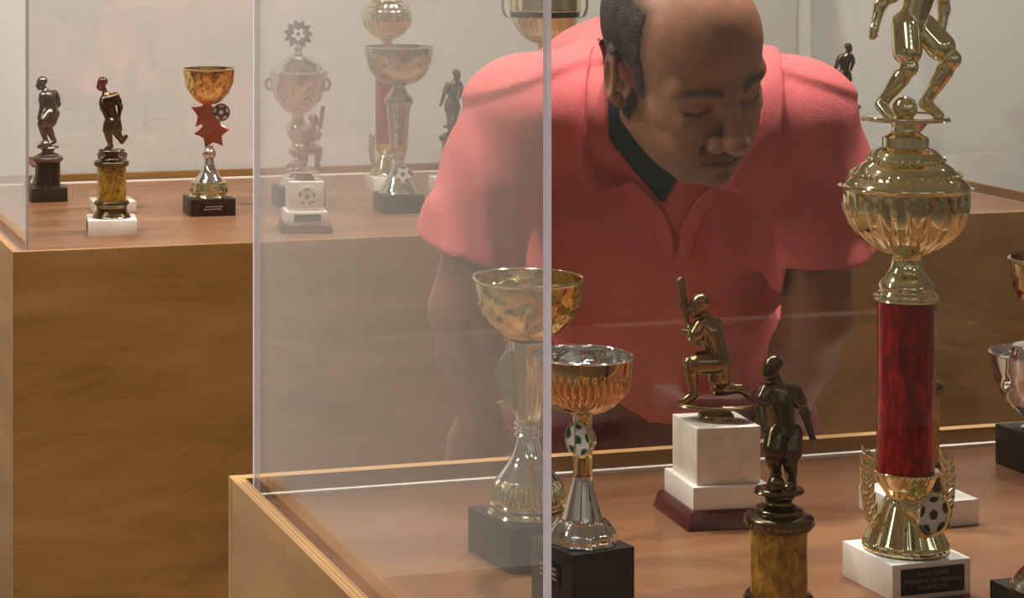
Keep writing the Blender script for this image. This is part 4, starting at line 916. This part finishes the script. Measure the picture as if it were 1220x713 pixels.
sf.cap(NK + np.array((0, 0.02, 0.0)), nk0, 0.064, 0.062, k=0.004, sub=True)
v_, q_ = sf.nets()
v_sh, q_sh = v_, q_
shirt = obj('polo_shirt', np_mesh('polo_shirt', v_ - MAN, q_), 'fabric', person, label='coral pink short-sleeved polo shirt')
# --- dark undershirt in the opening
tf = Field((0.16, 2.48, 0.82), (0.90, 3.26, 1.42), 0.0046); tc0 = A(795, 190, 2.60)
X, Y, Z = tf.grid(); tf.F = np.maximum(F0 + 0.0075, np.sqrt((X - tc0[0]) ** 2 + (Y - tc0[1]) ** 2 + (Z - tc0[2]) ** 2) - 0.125).astype(np.float32)
tf.cap(NK + np.array((0, 0.02, 0.0)), nk0 + np.array((0, -0.03, 0.01)), 0.061, 0.057, k=0.004, sub=True)
v_, q_ = tf.nets(); obj('undershirt', np_mesh('undershirt', v_ - MAN, q_), 'tee', person, label='dark teal undershirt')
# --- trousers and shoes
pf = Field((0.15, 2.76, 0.06), (0.95, 3.24, 1.06), 0.008)
pf.ell(hip + np.array((0, 0.0, -0.03)), (0.172, 0.122, 0.13), 0.05, TR)
for h_, k_, a_ in ((hl, kl, al), (hr_, kr, ar)):
    pf.cap(h_, k_, 0.100, 0.078, k=0.03); pf.cap(k_, a_ + np.array((0, 0, 0.02)), 0.074, 0.064, k=0.03)
X, Y, Z = pf.grid(); pf.F = (pf.F + 0.003 * np.sin(50 * Z + 18 * X)).astype(np.float32)
v_, q_ = pf.nets(); obj('trousers', np_mesh('trousers', v_ - MAN, q_), 'trousers', person)
for a_ in (al, ar):
    f = Field(a_ + np.array((-0.08, -0.24, -0.09)), a_ + np.array((0.08, 0.12, 0.07)), 0.006)
    f.cap(a_ + np.array((0, 0.03, -0.03)), a_ + np.array((0, -0.14, -0.042)), 0.047, 0.040, k=0.02); f.cap(a_, a_ + np.array((0, 0, 0.03)), 0.05, k=0.02)
    X, Y, Z = f.grid(); f.F = np.maximum(f.F, 0.001 - Z).astype(np.float32)
    v_, q_ = f.nets(); obj('shoe', np_mesh('shoe', v_ - MAN, q_), 'shoe', person)
# --- collar: band round the neck folding over into two pointed leaves
def strip(rows, thick):
    bm = bmesh.new(); g = [[bm.verts.new(Vector(p) - Vector(MAN)) for p in r] for r in rows]
    for a, b in zip(g, g[1:]):
        for i in range(len(a) - 1): bm.faces.new((a[i], a[i + 1], b[i + 1], b[i]))
    bmesh.ops.recalc_face_normals(bm, faces=bm.faces)
    me = bpy.data.meshes.new('strip'); bm.to_mesh(me); bm.free(); me.shade_smooth(); return me
def solid(o, t):
    m = o.modifiers.new('thick', 'SOLIDIFY'); m.thickness = t; m.offset = 0; s2 = o.modifiers.new('sub', 'SUBSURF'); s2.levels = 2; s2.render_levels = 2; return o
from mathutils.bvhtree import BVHTree
bpy.context.view_layer.update()
bvh = BVHTree.FromPolygons([tuple(p) for p in (v_sh)], [tuple(q) for q in q_sh])
def S(px, py, off):
    """point lying off metres proud of the shirt"""
    o = Vector((0, 0, EYE)); d = (P(px, py, 1.0) - o).normalized(); h = bvh.ray_cast(o, d)
    if h[0] is None: return np.array(P(px, py, 2.7))
    n = h[1] if h[1].dot(d) < 0 else -h[1]
    return np.array(h[0] + n * off)
for inn, cre, out in (
    ([(745, 60), (750, 100), (757, 140), (764, 176), (774, 200)], [(722, 52, .030), (728, 92, .026), (736, 132, .020), (742, 172, .024), (744, 207, .030)], [(704, 58, .008), (696, 90, .010), (691, 130, .016), (689, 170, .024), (690, 204, .032)]),
    ([(872, 60), (868, 105), (860, 150), (848, 190), (838, 214)], [(905, 52, .030), (899, 96, .026), (888, 140, .020), (872, 184, .024), (852, 216, .030)], [(930, 64, .008), (934, 98, .010), (932, 140, .016), (922, 180, .024), (902, 214, .032)])):
    O_ = [S(*p) for p in out]; C_ = [S(*p) for p in cre]; M_ = [(a + b) / 2 + np.array((0, -0.003, 0.002)) for a, b in zip(O_, C_)]
    I_ = [c + np.array(P(i_[0], i_[1], c[1] + 0.035)) * 1 - np.array(P(i_[0], i_[1], c[1] + 0.035)) * 0 - c for i_, c in zip(inn, C_)]
    solid(obj('collar', strip([O_, M_, C_, I_], 0.002), 'fabric', person), 0.004)
# placket edges of the V
for pts in (([(752, 208), (764, 220), (781, 238), (802, 264), (807, 310)], [(737, 220), (749, 236), (765, 254), (785, 278), (787, 312)]),
            ([(850, 216), (832, 232), (814, 252), (808, 276), (808, 310)], [(866, 220), (850, 242), (834, 264), (827, 284), (827, 312)])):
    solid(obj('placket', strip([[S(p[0], p[1], 0.006) for p in pts[0]], [S(p[0], p[1], 0.003) for p in pts[1]]], 0.002), 'fabric', person), 0.003)
